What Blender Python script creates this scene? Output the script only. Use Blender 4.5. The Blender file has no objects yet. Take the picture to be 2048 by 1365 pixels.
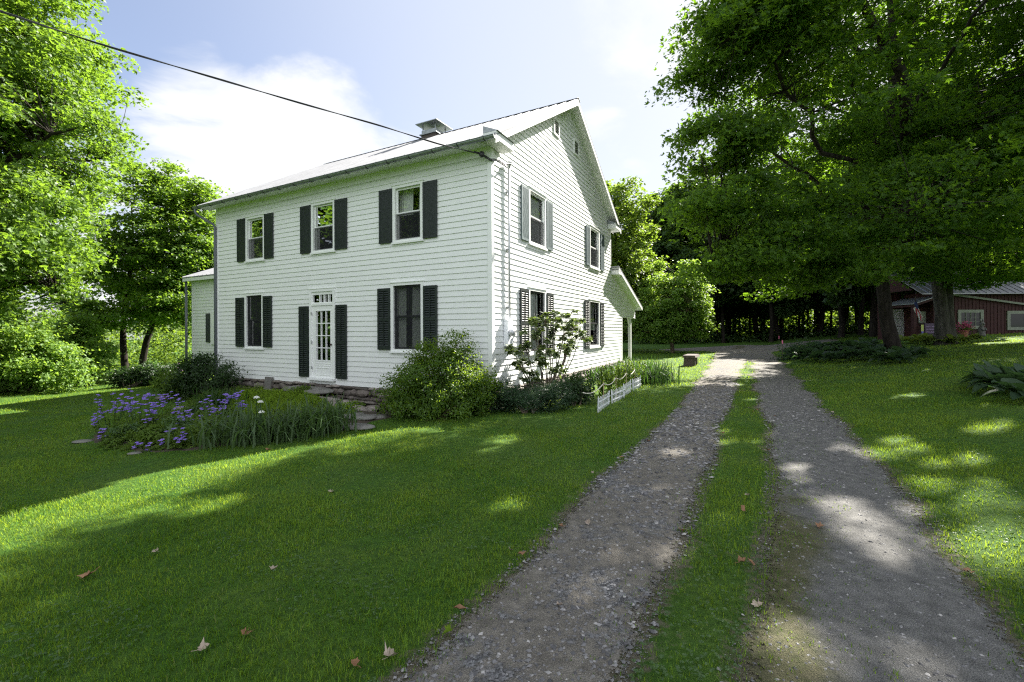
import bpy, math, random
import numpy as np
from mathutils import Vector
SC = bpy.context.scene
COL = SC.collection
R = math.radians
rng = np.random.default_rng(11)
random.seed(11)

# ------------------------------------------------------------------ camera
EYE = 1.65
cam = bpy.data.cameras.new("camera")
cam.sensor_width = 36.0
cam.lens = 901.68 / 2048 * 36
cam.shift_y = -20.0 / 2048
cam.clip_start = 0.05
cam.clip_end = 3000
cam_o = bpy.data.objects.new("camera", cam)
COL.objects.link(cam_o)
cam_o.location = (0, 0, EYE)
cam_o.rotation_mode = 'XYZ'
cam_o.rotation_euler = (R(90), R(0.25), 0)
SC.camera = cam_o

# ------------------------------------------------------------------ light
SUN_AZ, SUN_EL = R(46.0), R(41.0)      # azimuth measured from +Y towards +X
EXPOSURE = 2.13
SKY = 0.082
sl = bpy.data.lights.new("sun", 'SUN')
sl.energy = 5.0
sl.angle = R(0.53)
sl.color = (1.0, 0.95, 0.86)
so = bpy.data.objects.new("sun", sl)
COL.objects.link(so)
sdir = Vector((math.sin(SUN_AZ) * math.cos(SUN_EL), math.cos(SUN_AZ) * math.cos(SUN_EL), math.sin(SUN_EL)))
so.rotation_euler = sdir.to_track_quat('Z', 'Y').to_euler()
so.location = sdir * 60

W = bpy.data.worlds.new("World")
SC.world = W
W.use_nodes = True


class NT:
    """tiny node-tree helper"""
    def __init__(s, tree):
        s.t = tree
        tree.nodes.clear()

    def n(s, kind, **kw):
        nd = s.t.nodes.new(kind)
        for k, v in kw.items():
            if k == 'i':
                for kk, vv in v.items():
                    nd.inputs[kk].default_value = vv
            else:
                setattr(nd, k, v)
        return nd

    def l(s, a, b):
        s.t.links.new(a, b)

    def math(s, op, a, b=None, clamp=False):
        nd = s.n('ShaderNodeMath', operation=op, use_clamp=clamp)
        for i, x in enumerate((a, b)):
            if x is None:
                continue
            if isinstance(x, (int, float)):
                nd.inputs[i].default_value = x
            else:
                s.l(x, nd.inputs[i])
        return nd.outputs[0]

    def mix(s, fac, a, b, blend='MIX'):
        nd = s.n('ShaderNodeMix', data_type='RGBA', blend_type=blend)
        for i, x in ((0, fac), (6, a), (7, b)):
            if isinstance(x, (int, float)):
                nd.inputs[i].default_value = x
            elif isinstance(x, (tuple, list)):
                nd.inputs[i].default_value = tuple(x) + ((1,) if len(x) == 3 else ())
            else:
                s.l(x, nd.inputs[i])
        return nd.outputs[2]

    def ramp(s, fac, stops):
        nd = s.n('ShaderNodeValToRGB')
        els = nd.color_ramp.elements
        while len(els) < len(stops):
            els.new(0.5)
        for e, (p, c) in zip(els, stops):
            e.position = p
            e.color = tuple(c) + (1,) if len(c) == 3 else tuple(c)
        s.l(fac, nd.inputs[0])
        return nd.outputs[0]

    def maprange(s, v, a, b, c=0., d=1., smooth=True):
        nd = s.n('ShaderNodeMapRange', clamp=True)
        if smooth:
            nd.interpolation_type = 'SMOOTHSTEP'
        s.l(v, nd.inputs[0])
        for i, x in enumerate((a, b, c, d)):
            nd.inputs[i + 1].default_value = x
        return nd.outputs[0]

    def noise(s, vec, scale, detail=4., rough=.55, dist=0.):
        nd = s.n('ShaderNodeTexNoise', i={'Scale': scale, 'Detail': detail, 'Roughness': rough, 'Distortion': dist})
        if vec is not None:
            s.l(vec, nd.inputs['Vector'])
        return nd.outputs[0]


def px_dir(x, y):
    v = Vector(((x - 1024) / 901.7, 1.0, -(y - 662.5) / 901.7))
    return v.normalized()


def build_world():
    g = NT(W.node_tree)
    out = g.n('ShaderNodeOutputWorld')
    bg = g.n('ShaderNodeBackground', i={'Strength': SKY})
    sky = g.n('ShaderNodeTexSky', sky_type='NISHITA', sun_disc=False)
    sky.sun_elevation = SUN_EL
    sky.sun_rotation = SUN_AZ
    sky.altitude = 300
    sky.air_density = 1.0
    sky.dust_density = 2.2
    sky.ozone_density = 2.0
    tc = g.n('ShaderNodeTexCoord')
    d = tc.outputs['Generated']
    # clouds live on a high flat layer: direction divided by its height
    sep = g.n('ShaderNodeSeparateXYZ')
    g.l(d, sep.inputs[0])
    zz = g.math('ADD', g.math('MAXIMUM', sep.outputs[2], 0.0), 0.12)
    comb = g.n('ShaderNodeCombineXYZ')
    g.l(g.math('DIVIDE', sep.outputs[0], zz), comb.inputs[0])
    g.l(g.math('DIVIDE', sep.outputs[1], zz), comb.inputs[1])
    n1 = g.noise(comb.outputs[0], 1.7, 9, .58, .35)
    n2 = g.noise(comb.outputs[0], 0.55, 3, .5, .2)
    # where the larger banks of cloud stand in the sky
    banks = [((430, 290), 0.17, 1.0), ((600, 330), 0.2, 1.0), ((520, 380), .2, 1.0), ((760, 400), .17, .8), ((1260, 20), .13, .8), ((1215, 270), 0.075, 0.62),
             ((1250, 370), .07, .55), ((1320, 60), .16, .8), ((330, 480), .22, .8)]
    tot = None
    for (px, py), w, amp in banks:
        v = px_dir(px, py)
        dp = g.n('ShaderNodeVectorMath', operation='DISTANCE')
        g.l(d, dp.inputs[0])
        dp.inputs[1].default_value = v
        m = g.maprange(dp.outputs['Value'], w * 1.35, w * .35, 0., amp)
        tot = m if tot is None else g.math('MAXIMUM', tot, m)
    base = g.math('MULTIPLY', g.maprange(n2, .5, .75), .35)
    mask = g.math('MAXIMUM', tot, base)
    cl = g.math('ADD', g.math('MULTIPLY', n1, 1.5), g.math('MULTIPLY', mask, .6))
    cl = g.maprange(cl, .98, 1.32)
    white = g.mix(n1, (2.7, 2.8, 2.95), (3.2, 3.2, 3.2))
    # thin veil of summer haze: paler towards the sun and the skyline
    sd = g.n('ShaderNodeVectorMath', operation='DOT_PRODUCT')
    g.l(d, sd.inputs[0])
    sd.inputs[1].default_value = sdir
    veil = g.maprange(sd.outputs['Value'], .3, .92, 0.12, .85)
    hor = g.maprange(sep.outputs[2], .02, .5, .45, 0.)
    vv = g.math('MAXIMUM', veil, hor)
    col = g.mix(vv, g.mix(1., sky.outputs[0], (.80, .70, .66), 'MULTIPLY'), (2.2, 2.42, 2.8))
    col = g.mix(g.math('MULTIPLY', cl, .95), col, white)
    # cloud-white fill added in the unseen sky behind the viewer, lifts the shaded front
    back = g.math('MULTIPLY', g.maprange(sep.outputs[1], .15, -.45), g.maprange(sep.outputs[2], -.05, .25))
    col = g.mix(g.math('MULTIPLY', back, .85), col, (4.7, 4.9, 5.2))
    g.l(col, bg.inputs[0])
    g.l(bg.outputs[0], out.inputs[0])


build_world()
SC.view_settings.view_transform = 'Standard'
SC.view_settings.look = 'None'
SC.view_settings.exposure = EXPOSURE
SC.view_settings.gamma = 1.0
SC.render.engine = 'CYCLES'
SC.cycles.max_bounces = 7
SC.cycles.diffuse_bounces = 4
SC.cycles.transmission_bounces = 4
SC.cycles.transparent_max_bounces = 12
SC.cycles.caustics_reflective = False
SC.cycles.caustics_refractive = False
SC.cycles.sample_clamp_indirect = 6.0
SC.cycles.use_denoising = False
SC.cycles.filter_width = 1.2
SC.render.use_persistent_data = False


# ------------------------------------------------------------------ helpers
class MB:
    def __init__(s):
        s.v, s.f, s.n = [], [], 0

    def add(s, v, f, m=0):
        v = np.asarray(v, float).reshape(-1, 3)
        if isinstance(f, np.ndarray):
            s.f.append((f + s.n, m))
        else:
            for poly in f:
                s.f.append((np.asarray([poly]) + s.n, m))
        s.v.append(v)
        s.n += len(v)

    def box(s, x0, x1, y0, y1, z0, z1, m=0):
        v = [(x, y, z) for x in (x0, x1) for y in (y0, y1) for z in (z0, z1)]
        f = np.array([(0, 1, 3, 2), (4, 6, 7, 5), (0, 4, 5, 1), (2, 3, 7, 6), (0, 2, 6, 4), (1, 5, 7, 3)])
        s.add(v, f, m)

    def prism(s, poly, axis, a, b, m=0):
        """polygon in the two other axes, extruded along axis from a to b"""
        n = len(poly)
        vs = []
        for c in (a, b):
            for p in poly:
                q = list(p)
                q.insert(axis, c)
                vs.append(q)
        f = [tuple(range(n - 1, -1, -1)), tuple(range(n, 2 * n))]
        f += [(i, (i + 1) % n, n + (i + 1) % n, n + i) for i in range(n)]
        s.add(vs, f, m)

    def tube(s, pts, rad, sides=6, m=0, cap=True):
        P = np.asarray(pts, float)
        n = len(P)
        rad = np.full(n, rad) if np.isscalar(rad) else np.asarray(rad, float)
        T = np.gradient(P, axis=0)
        T /= np.linalg.norm(T, axis=1)[:, None] + 1e-9
        up = np.array([0, 0, 1.]) if abs(T[0, 2]) < .9 else np.array([1., 0, 0])
        a = np.cross(T, up)
        a /= np.linalg.norm(a, axis=1)[:, None] + 1e-9
        b = np.cross(T, a)
        th = np.linspace(0, 2 * np.pi, sides, endpoint=False)
        V = P[:, None] + rad[:, None, None] * (np.cos(th)[None, :, None] * a[:, None] + np.sin(th)[None, :, None] * b[:, None])
        i = np.arange(n - 1)[:, None] * sides
        j = np.arange(sides)[None]
        k = (j + 1) % sides
        F = np.stack([i + j, i + k, i + sides + k, i + sides + j], -1).reshape(-1, 4)
        s.add(V.reshape(-1, 3), F, m)
        if cap:
            o = s.n - n * sides
            s.f.append((np.array([list(range(sides))[::-1]]) + o, m))
            s.f.append((np.array([list(range(sides))]) + o + (n - 1) * sides, m))

    def blob(s, c, r, seed=0, amp=.2, m=0, sub=2, flat=None):
        """rough stone-like lump"""
        v, f = ICO[sub]
        q = np.random.default_rng(seed)
        k = q.normal(size=(4, 3)) * 1.6
        ph = q.uniform(0, 6, 4)
        d = 1 + amp * np.sin(v @ k.T + ph).mean(1) * 1.6
        V = v * d[:, None]
        if flat is not None:
            V[:, 2] = np.clip(V[:, 2], -flat, flat)
        a = q.uniform(0, 6.28)
        V = V * np.asarray(r)
        ca, sa = math.cos(a), math.sin(a)
        if np.ndim(r) and abs(r[0] - r[1]) < 1e-6:
            V[:, :2] = V[:, :2] @ np.array([[ca, sa], [-sa, ca]])
        s.add(V + np.asarray(c), f, m)

    def build(s, name, mats, parent=None, smooth=False, **tags):
        me = bpy.data.meshes.new(name)
        V = np.concatenate(s.v) if s.v else np.zeros((0, 3))
        me.vertices.add(len(V))
        me.vertices.foreach_set('co', V.astype(np.float32).ravel())
        loops = np.concatenate([f.ravel() for f, _ in s.f]).astype(np.int32)
        tot = np.concatenate([np.full(len(f), f.shape[1]) for f, _ in s.f])
        mi = np.concatenate([np.full(len(f), m) for f, m in s.f]).astype(np.int32)
        st = np.concatenate([[0], np.cumsum(tot)[:-1]]).astype(np.int32)
        me.loops.add(len(loops))
        me.loops.foreach_set('vertex_index', loops)
        me.polygons.add(len(tot))
        me.polygons.foreach_set('loop_start', st)
        me.polygons.foreach_set('material_index', mi)
        me.polygons.foreach_set('use_smooth', np.full(len(tot), bool(smooth)))
        if not isinstance(mats, (list, tuple)):
            mats = [mats]
        for m in mats:
            me.materials.append(m)
        me.update(calc_edges=True)
        me.validate()
        o = bpy.data.objects.new(name, me)
        COL.objects.link(o)
        if parent is not None:
            o.parent = parent
        for k, v in tags.items():
            o[k] = v
        return o


def _ico(sub):
    import bmesh
    b = bmesh.new()
    bmesh.ops.create_icosphere(b, subdivisions=sub, radius=1)
    v = np.array([x.co[:] for x in b.verts])
    f = np.array([[q.index for q in p.verts] for p in b.faces])
    b.free()
    return v, f


ICO = {k: _ico(k) for k in (1, 2, 3)}


def empty(name, loc, rz=0., label=None, category=None, group=None):
    o = bpy.data.objects.new(name, None)
    COL.objects.link(o)
    o.location = loc
    o.rotation_euler = (0, 0, rz)
    o.empty_display_size = .3
    if label:
        o['label'] = label
    if category:
        o['category'] = category
    if group:
        o['group'] = group
    return o


def copy_tree(o, parent=None):
    c = o.copy()
    COL.objects.link(c)
    c.parent = parent
    for ch in list(o.children):
        copy_tree(ch, c)
    return c


# ------------------------------------------------------------------ materials
def mat(name, c1, c2=None, rough=.6, scale=6., metal=0., bump=0., bscale=None, spec=.5, stretch=None, detail=5., coord='Object', extra=None):
    m = bpy.data.materials.new(name)
    m.use_nodes = True
    g = NT(m.node_tree)
    out = g.n('ShaderNodeOutputMaterial')
    p = g.n('ShaderNodeBsdfPrincipled', i={'Roughness': rough, 'Metallic': metal, 'Specular IOR Level': spec})
    tc = g.n('ShaderNodeTexCoord')
    vec = tc.outputs[coord]
    if stretch:
        mp = g.n('ShaderNodeMapping')
        mp.inputs['Scale'].default_value = stretch
        g.l(vec, mp.inputs[0])
        vec = mp.outputs[0]
    if c2 is None:
        c2 = c1
    nz = g.noise(vec, scale, detail, .6)
    col = g.ramp(nz, [(.3, c1), (.7, c2)])
    if extra:
        col = extra(g, vec, col)
    g.l(col, p.inputs['Base Color'])
    if bump:
        nb = g.noise(vec, bscale or scale * 3, 5, .6)
        bn = g.n('ShaderNodeBump', i={'Strength': bump, 'Distance': .02})
        g.l(nb, bn.inputs['Height'])
        g.l(bn.outputs[0], p.inputs['Normal'])
    g.l(p.outputs[0], out.inputs[0])
    return m


def leafmat(name, dark, light, trans, tfac=.45, rough=.5, spec=.35):
    m = bpy.data.materials.new(name)
    m.use_nodes = True
    g = NT(m.node_tree)
    out = g.n('ShaderNodeOutputMaterial')
    geo = g.n('ShaderNodeNewGeometry')
    tc = g.n('ShaderNodeTexCoord')
    rnd = geo.outputs['Random Per Island']
    nz = g.noise(tc.outputs['Object'], .45, 3, .6)
    f = g.math('ADD', g.math('MULTIPLY', rnd, .65), g.math('MULTIPLY', g.maprange(nz, .3, .7), .35))
    col = g.mix(f, dark, light)
    tcol = g.mix(f, tuple(x * .75 for x in trans), tuple(min(1, x * 1.2) for x in trans))
    p = g.n('ShaderNodeBsdfPrincipled', i={'Roughness': rough, 'Specular IOR Level': spec})
    g.l(col, p.inputs['Base Color'])
    t = g.n('ShaderNodeBsdfTranslucent')
    g.l(tcol, t.inputs[0])
    mx = g.n('ShaderNodeMixShader', i={0: tfac})
    g.l(p.outputs[0], mx.inputs[1])
    g.l(t.outputs[0], mx.inputs[2])
    g.l(mx.outputs[0], out.inputs[0])
    return m


M = {}
M['siding'] = mat('white_siding', (.76, .77, .76), (.80, .805, .795), .45, 3, bump=.05, bscale=60)
M['trim'] = mat('white_trim', (.80, .81, .80), (.85, .85, .84), .4, 5)
M['soffit'] = mat('soffit_white', (.74, .75, .73), (.80, .80, .79), .5, 5)
M['shutter'] = mat('shutter_green', (.010, .016, .015), (.018, .026, .024), .5, 25, bump=.25, bscale=70)
M['shutter_fade'] = mat('shutter_faded', (.060, .090, .098), (.125, .165, .172), .6, 14, bump=.25, bscale=50, stretch=(1, 1, .35))
M['roof'] = mat('roof_metal', (.23, .234, .25), (.31, .314, .335), .7, 2.2, metal=.0, spec=.12)
M['galv'] = mat('galvanised', (.22, .24, .25), (.36, .38, .39), .45, 9, metal=.7)
M['grey_pipe'] = mat('grey_pipe', (.10, .11, .13), (.15, .16, .18), .5, 8)
M['conduit'] = mat('conduit_grey', (.45, .46, .48), (.55, .56, .57), .4, 8, metal=.4)
M['brick'] = mat('chimney_brick', (.060, .046, .042), (.095, .075, .068), .8, 12, bump=.3)
M['stone'] = mat('field_stone', (.085, .075, .065), (.26, .235, .215), .85, 3.5, bump=.5, bscale=14)
def per_stone(g, vec, col):
    rnd = g.n('ShaderNodeNewGeometry').outputs['Random Per Island']
    tone = g.ramp(rnd, [(0, (.45, .43, .42)), (.35, (.85, .78, .72)), (.7, (1.15, 1.12, 1.1)), (1, (1.9, 1.85, 1.8))])
    return g.mix(1., col, tone, 'MULTIPLY')


M['stone'] = mat('field_stone', (.075, .066, .057), (.20, .18, .165), .85, 3.5, bump=.5, bscale=14, extra=per_stone)
M['slab'] = mat('flag_stone', (.085, .08, .072), (.19, .18, .165), .8, 4, bump=.4, bscale=18)
M['dark'] = mat('dark_frame', (.02, .022, .022), (.03, .032, .032), .5, 8)
M['screen'] = mat('window_screen', (.012, .013, .014), (.02, .022, .023), .55, 30, spec=.3)
M['curtain'] = mat('curtain_cloth', (.60, .59, .56), (.76, .75, .72), .9, 8, stretch=(8, 8, .6))
M['dim'] = mat('room_plaster', (.22, .20, .18), (.28, .25, .22), .9, 3)
M['knob'] = mat('dark_brass', (.04, .03, .02), (.07, .05, .03), .35, 10, metal=.8)
M['rubber'] = mat('black_rubber', (.012, .012, .014), (.02, .02, .022), .45, 10)
M['cable'] = mat('cable_black', (.012, .012, .014), (.03, .03, .032), .5, 10)
M['bark'] = mat('maple_bark', (.013, .011, .009), (.042, .036, .031), .95, 5, spec=.1, bump=1., bscale=9, stretch=(2.2, 2.2, .45))
M['bark_grey'] = mat('grey_bark', (.026, .024, .020), (.105, .098, .086), .95, 4, spec=.1, bump=1., bscale=8, stretch=(2.6, 2.6, .4))
M['twig'] = mat('twig_brown', (.06, .045, .03), (.11, .085, .06), .85, 10)
M['log'] = mat('weathered_log', (.045, .032, .028), (.10, .075, .065), .85, 7, bump=.6)
M['red_barn'] = mat('barn_red', (.028, .005, .005), (.046, .009, .008), .8, 4, bump=.3, stretch=(5, 5, .4))
M['barn_roof'] = mat('barn_roof_metal', (.17, .175, .19), (.25, .25, .27), .36, 2.5, metal=.7)
M['barn_trim'] = mat('barn_trim_cream', (.15, .17, .13), (.21, .23, .18), .7, 6)
M['white_door'] = mat('white_door', (.66, .68, .70), (.74, .76, .78), .5, 5)
M['plastic'] = mat('white_plastic', (.70, .72, .76), (.80, .81, .84), .5, 12)
M['rope'] = mat('rope_white', (.60, .56, .48), (.72, .68, .60), .9, 40)
M['stake'] = mat('bamboo', (.34, .26, .13), (.45, .36, .20), .7, 12)
M['pink'] = mat('pink_flag', (.75, .16, .34), (.85, .24, .42), .6, 12)
M['carpaint'] = mat('car_white', (.66, .68, .70), (.70, .72, .74), .25, 2)
M['carglass'] = mat('car_glass', (.01, .012, .014), (.015, .017, .02), .08, 2)
M['statue'] = mat('cast_stone', (.08, .078, .072), (.14, .135, .125), .85, 8, bump=.4)
M['terracotta'] = mat('terracotta', (.28, .11, .06), (.35, .15, .09), .8, 8)
M['soil'] = mat('garden_earth', (.025, .018, .012), (.06, .045, .03), .95, 6, bump=.8, bscale=20)
M['sign'] = mat('sign_purple', (.040, .020, .050), (.06, .03, .075), .5, 6)
M['lilac_ink'] = mat('sign_lettering', (.34, .25, .42), (.40, .30, .50), .6, 6)
M['paper'] = mat('notice_paper', (.36, .38, .35), (.44, .46, .42), .7, 5)
M['yellow_cloth'] = mat('banner_yellow', (.42, .50, .12), (.50, .55, .18), .8, 7)
M['blue_cloth'] = mat('banner_blue', (.10, .09, .40), (.16, .14, .50), .8, 7)
M['flag_white'] = mat('flag_white', (.62, .62, .60), (.70, .70, .68), .8, 7)
M['flag_red'] = mat('flag_red', (.32, .03, .04), (.40, .05, .06), .8, 7)
M['flag_blue'] = mat('flag_blue', (.02, .03, .10), (.03, .045, .14), .8, 7)
M['dead_leaf'] = mat('dead_leaf', (.14, .065, .03), (.30, .165, .085), .8, 12)
M['pale_leaf'] = mat('pale_dry_leaf', (.27, .21, .16), (.40, .33, .27), .8, 12)

# foliage
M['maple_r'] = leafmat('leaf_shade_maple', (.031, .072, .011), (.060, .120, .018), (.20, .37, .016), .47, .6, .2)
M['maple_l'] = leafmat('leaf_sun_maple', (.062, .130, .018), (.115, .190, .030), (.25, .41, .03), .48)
M['maple_far'] = leafmat('leaf_far_tree', (.06, .11, .016), (.105, .165, .028), (.24, .36, .03), .45)
M['woods'] = leafmat('leaf_woods', (.034, .072, .022), (.062, .115, .034), (.15, .26, .022), .42)
M['under'] = leafmat('leaf_undergrowth', (.065, .125, .016), (.115, .18, .028), (.24, .36, .03), .42, .7, .1)
M['bush_l'] = leafmat('leaf_pale_bush', (.092, .178, .030), (.155, .255, .055), (.31, .47, .05), .48)
M['dark_shrub'] = leafmat('leaf_dark_shrub', (.016, .038, .012), (.035, .068, .018), (.06, .13, .02), .35)
M['gold_shrub'] = leafmat('leaf_gold_shrub', (.036, .082, .014), (.088, .155, .020), (.30, .44, .02), .42)
M['yew'] = leafmat('leaf_needles', (.018, .045, .020), (.035, .075, .030), (.05, .11, .03), .3)
M['rhodo'] = leafmat('leaf_rhododendron', (.045, .075, .026), (.095, .130, .050), (.16, .23, .04), .35, .45)
M['strap'] = leafmat('leaf_strap', (.018, .048, .010), (.038, .082, .018), (.07, .15, .018), .38)
M['iris'] = leafmat('leaf_iris', (.045, .085, .030), (.085, .135, .055), (.14, .24, .04), .38)
M['sedum'] = leafmat('leaf_sedum', (.085, .170, .014), (.185, .265, .020), (.26, .40, .02), .35, .7, .15)
M['mat_green'] = leafmat('leaf_groundcover', (.060, .115, .016), (.115, .175, .026), (.18, .28, .025), .38, .65, .2)
M['hosta'] = leafmat('leaf_hosta', (.025, .052, .027), (.048, .078, .040), (.10, .20, .05), .3, .62, .2)
M['hosta_y'] = leafmat('leaf_hosta_gold', (.085, .135, .025), (.15, .19, .04), (.22, .30, .03), .35, .6, .2)
M['weed'] = leafmat('leaf_clover', (.045, .095, .026), (.085, .145, .05), (.14, .25, .03), .35)
M['grass'] = leafmat('grass_blade', (.026, .072, .005), (.066, .128, .010), (.34, .46, .025), .45, .6, .18)


def grassmat():
    m = bpy.data.materials.new('grass_blade')
    m.use_nodes = True
    g = NT(m.node_tree)
    out = g.n('ShaderNodeOutputMaterial')
    geo = g.n('ShaderNodeNewGeometry')
    rnd, pos = geo.outputs['Random Per Island'], geo.outputs['Position']
    n1 = g.noise(pos, .55, 3, .6)
    n2 = g.noise(pos, 3.2, 4, .65)
    f = g.math('ADD', g.math('MULTIPLY', n1, .9), g.math('MULTIPLY', n2, .9))
    tone = g.maprange(f, .65, 1.15)
    col = g.mix(tone, (.036, .102, .010), (.122, .215, .022))
    br = g.maprange(rnd, 0., 1., .55, 1.45, False)
    cb = g.n('ShaderNodeCombineColor')
    for i_ in range(3):
        g.l(br, cb.inputs[i_])
    col = g.mix(1., col, cb.outputs[0], 'MULTIPLY')
    straw = g.maprange(rnd, .945, .975)
    col = g.mix(g.math('MULTIPLY', straw, .75), col, (.20, .18, .075))
    tcol = g.mix(tone, (.30, .46, .020), (.44, .57, .045))
    tcol = g.mix(.6, tcol, g.mix(1., tcol, cb.outputs[0], 'MULTIPLY'))
    p = g.n('ShaderNodeBsdfPrincipled', i={'Roughness': .55, 'Specular IOR Level': .22})
    g.l(col, p.inputs['Base Color'])
    t = g.n('ShaderNodeBsdfTranslucent')
    g.l(tcol, t.inputs[0])
    mx = g.n('ShaderNodeMixShader', i={0: .45})
    g.l(p.outputs[0], mx.inputs[1])
    g.l(t.outputs[0], mx.inputs[2])
    g.l(mx.outputs[0], out.inputs[0])
    return m


M['grass'] = grassmat()
M['purple'] = leafmat('petal_violet', (.20, .13, .52), (.32, .22, .68), (.34, .22, .66), .3, .7, .1)
M['mauve'] = leafmat('petal_mauve', (.42, .24, .46), (.60, .40, .60), (.5, .3, .5), .3, .7, .1)
M['white_petal'] = leafmat('petal_white', (.70, .70, .66), (.82, .82, .78), (.6, .6, .55), .3, .7, .1)
M['pink_petal'] = leafmat('petal_pink', (.40, .07, .16), (.55, .12, .24), (.4, .08, .16), .3, .7, .1)


def glassmat():
    m = bpy.data.materials.new('window_glass')
    m.use_nodes = True
    g = NT(m.node_tree)
    out = g.n('ShaderNodeOutputMaterial')
    fr = g.n('ShaderNodeFresnel', i={0: 1.38})
    nb = g.noise(g.n('ShaderNodeTexCoord').outputs['Object'], 1.6, 2, .5)
    bn = g.n('ShaderNodeBump', i={'Strength': .06, 'Distance': .02})
    g.l(nb, bn.inputs['Height'])
    t = g.n('ShaderNodeBsdfTransparent')
    t.inputs[0].default_value = (.82, .86, .84, 1)
    gl = g.n('ShaderNodeBsdfGlossy', i={'Roughness': .015})
    g.l(bn.outputs[0], gl.inputs['Normal'])
    mx = g.n('ShaderNodeMixShader')
    g.l(fr.outputs[0], mx.inputs[0])
    g.l(t.outputs[0], mx.inputs[1])
    g.l(gl.outputs[0], mx.inputs[2])
    g.l(mx.outputs[0], out.inputs[0])
    return m


M['glass'] = glassmat()


def screenmat():
    m = bpy.data.materials.new('insect_screen')
    m.use_nodes = True
    g = NT(m.node_tree)
    out = g.n('ShaderNodeOutputMaterial')
    t = g.n('ShaderNodeBsdfTransparent')
    t.inputs[0].default_value = (.9, .9, .9, 1)
    d = g.n('ShaderNodeBsdfDiffuse')
    d.inputs[0].default_value = (.035, .037, .04, 1)
    mx = g.n('ShaderNodeMixShader', i={0: .5})
    g.l(t.outputs[0], mx.inputs[1])
    g.l(d.outputs[0], mx.inputs[2])
    g.l(mx.outputs[0], out.inputs[0])
    return m


M['mesh'] = screenmat()

# ------------------------------------------------------------------ ground
TRK = {
    'LL': ([-12, 2.16, 2.54, 3.05, 4.02, 5.01, 6.3, 7.45, 10.45, 15.76, 22, 29, 31], [-8.2, -.55, -.34, -.05, .46, .97, 1.71, 2.45, 4.06, 6.74, 9.9, 13.2, 13.4]),
    'LR': ([-12, 2.11, 2.57, 3.17, 4.26, 5.51, 7.34, 10.27, 16.18, 22, 31], [-6.9, .5, .75, 1.10, 1.72, 2.41, 3.30, 4.96, 8.1, 11.4, 16.2]),
    'RL': ([-12, 2.11, 2.76, 3.38, 4.38, 5.7, 7.32, 10.25, 15.36, 22, 31], [-6.2, 1.05, 1.54, 1.93, 2.52, 3.3, 4.2, 5.63, 8.3, 11.8, 16.3]),
    'RR': ([-12, 2.1, 3.02, 3.88, 4.76, 6.09, 8.5, 11.78, 19.12, 27.77, 31], [-4.9, 2.48, 3.03, 3.55, 4.03, 4.76, 5.99, 7.65, 11.47, 15.9, 19.]),
}


def trk(k, y):
    return np.interp(y, *TRK[k])


def G(x, y):
    x = np.asarray(x, float)
    y = np.asarray(y, float)
    e = (x - .54 * y) * .88
    z = .012 * np.clip(y - 5, 0, 60)
    z = z + 1.75 * (1 - np.exp(-.09 * np.clip(e - 1.2, 0, 60)))
    z = z - .22 * (1 - np.exp(np.clip(e + 1, -60, 0) / 3))
    z = z - .058 * np.clip(-x - 4.5, 0, 14)
    z = z - .05 * np.clip(-x - 24, 0, 60)
    # hollow in front of the foundation, right of the door
    ch, sh = math.cos(.490813), math.sin(.490813)
    S, O = -((x + .449) * ch - (y - 10) * sh), -((x + .449) * sh + (y - 10) * ch)
    z = z - .32 * np.clip((S - 1.6) / 1., 0, 1) * np.clip((5.6 - S) / 1.6, 0, 1) * np.clip((1.5 - O) / 1.1, 0, 1) * np.clip((O + 1.5) / 1., 0, 1)
    return z


def jag(a, s):
    return .5 * np.sin(a * 2.1 + s) + .3 * np.sin(a * 5.3 + 2.2 * s) + .25 * np.sin(a * 12.7 + 3.1 * s)


def drive_mask(x, y):
    """1 on the bare gravel, falling to 0 on grass (distance in metres inside the edge)"""
    x = np.asarray(x, float)
    y = np.asarray(y, float)
    j = .13 * jag(y, 1.) * np.clip(y / 8, .6, 2)
    a = np.minimum(x - trk('LL', y) - j, trk('LR', y) + .8 * j - x)
    b = np.minimum(x - trk('RL', y) + j, trk('RR', y) - j - x)
    d = np.maximum(a, b)
    whole = np.minimum(x - trk('LL', y), trk('RR', y) - x)
    d = np.where(y > 21, whole, d)
    d = np.where(y > 31.5, -9, d)
    t = 1 - np.sqrt(((x - 18) / 6.6) ** 2 + ((y - 34 - .10 * (x - 18)) / 3.4) ** 2)
    return np.maximum(d, t * 3.)


def gpx(px, py, z0=0.):
    """where the sight line through a photo pixel meets the ground"""
    r = -.0043456
    dx, dy = px - 1024, py - 662.53
    X, V = math.cos(r) * dx + math.sin(r) * dy, -math.sin(r) * dx + math.cos(r) * dy
    z = 0.
    for _ in range(60):
        Y = (EYE - z) * 901.68 / V
        z = .5 * z + .5 * float(G(X / 901.68 * Y, Y))
    return X / 901.68 * Y, Y, z


def lines(a, b, fine0, fine1, step, coarse):
    L = list(np.arange(fine0, fine1 + 1e-6, step))
    p, s = fine1, step
    while p < b:
        s = min(s * 1.35, coarse)
        p += s
        L.append(p)
    p, s = fine0, step
    while p > a:
        s = min(s * 1.35, coarse)
        p -= s
        L.insert(0, p)
    return np.array(L)


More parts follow.
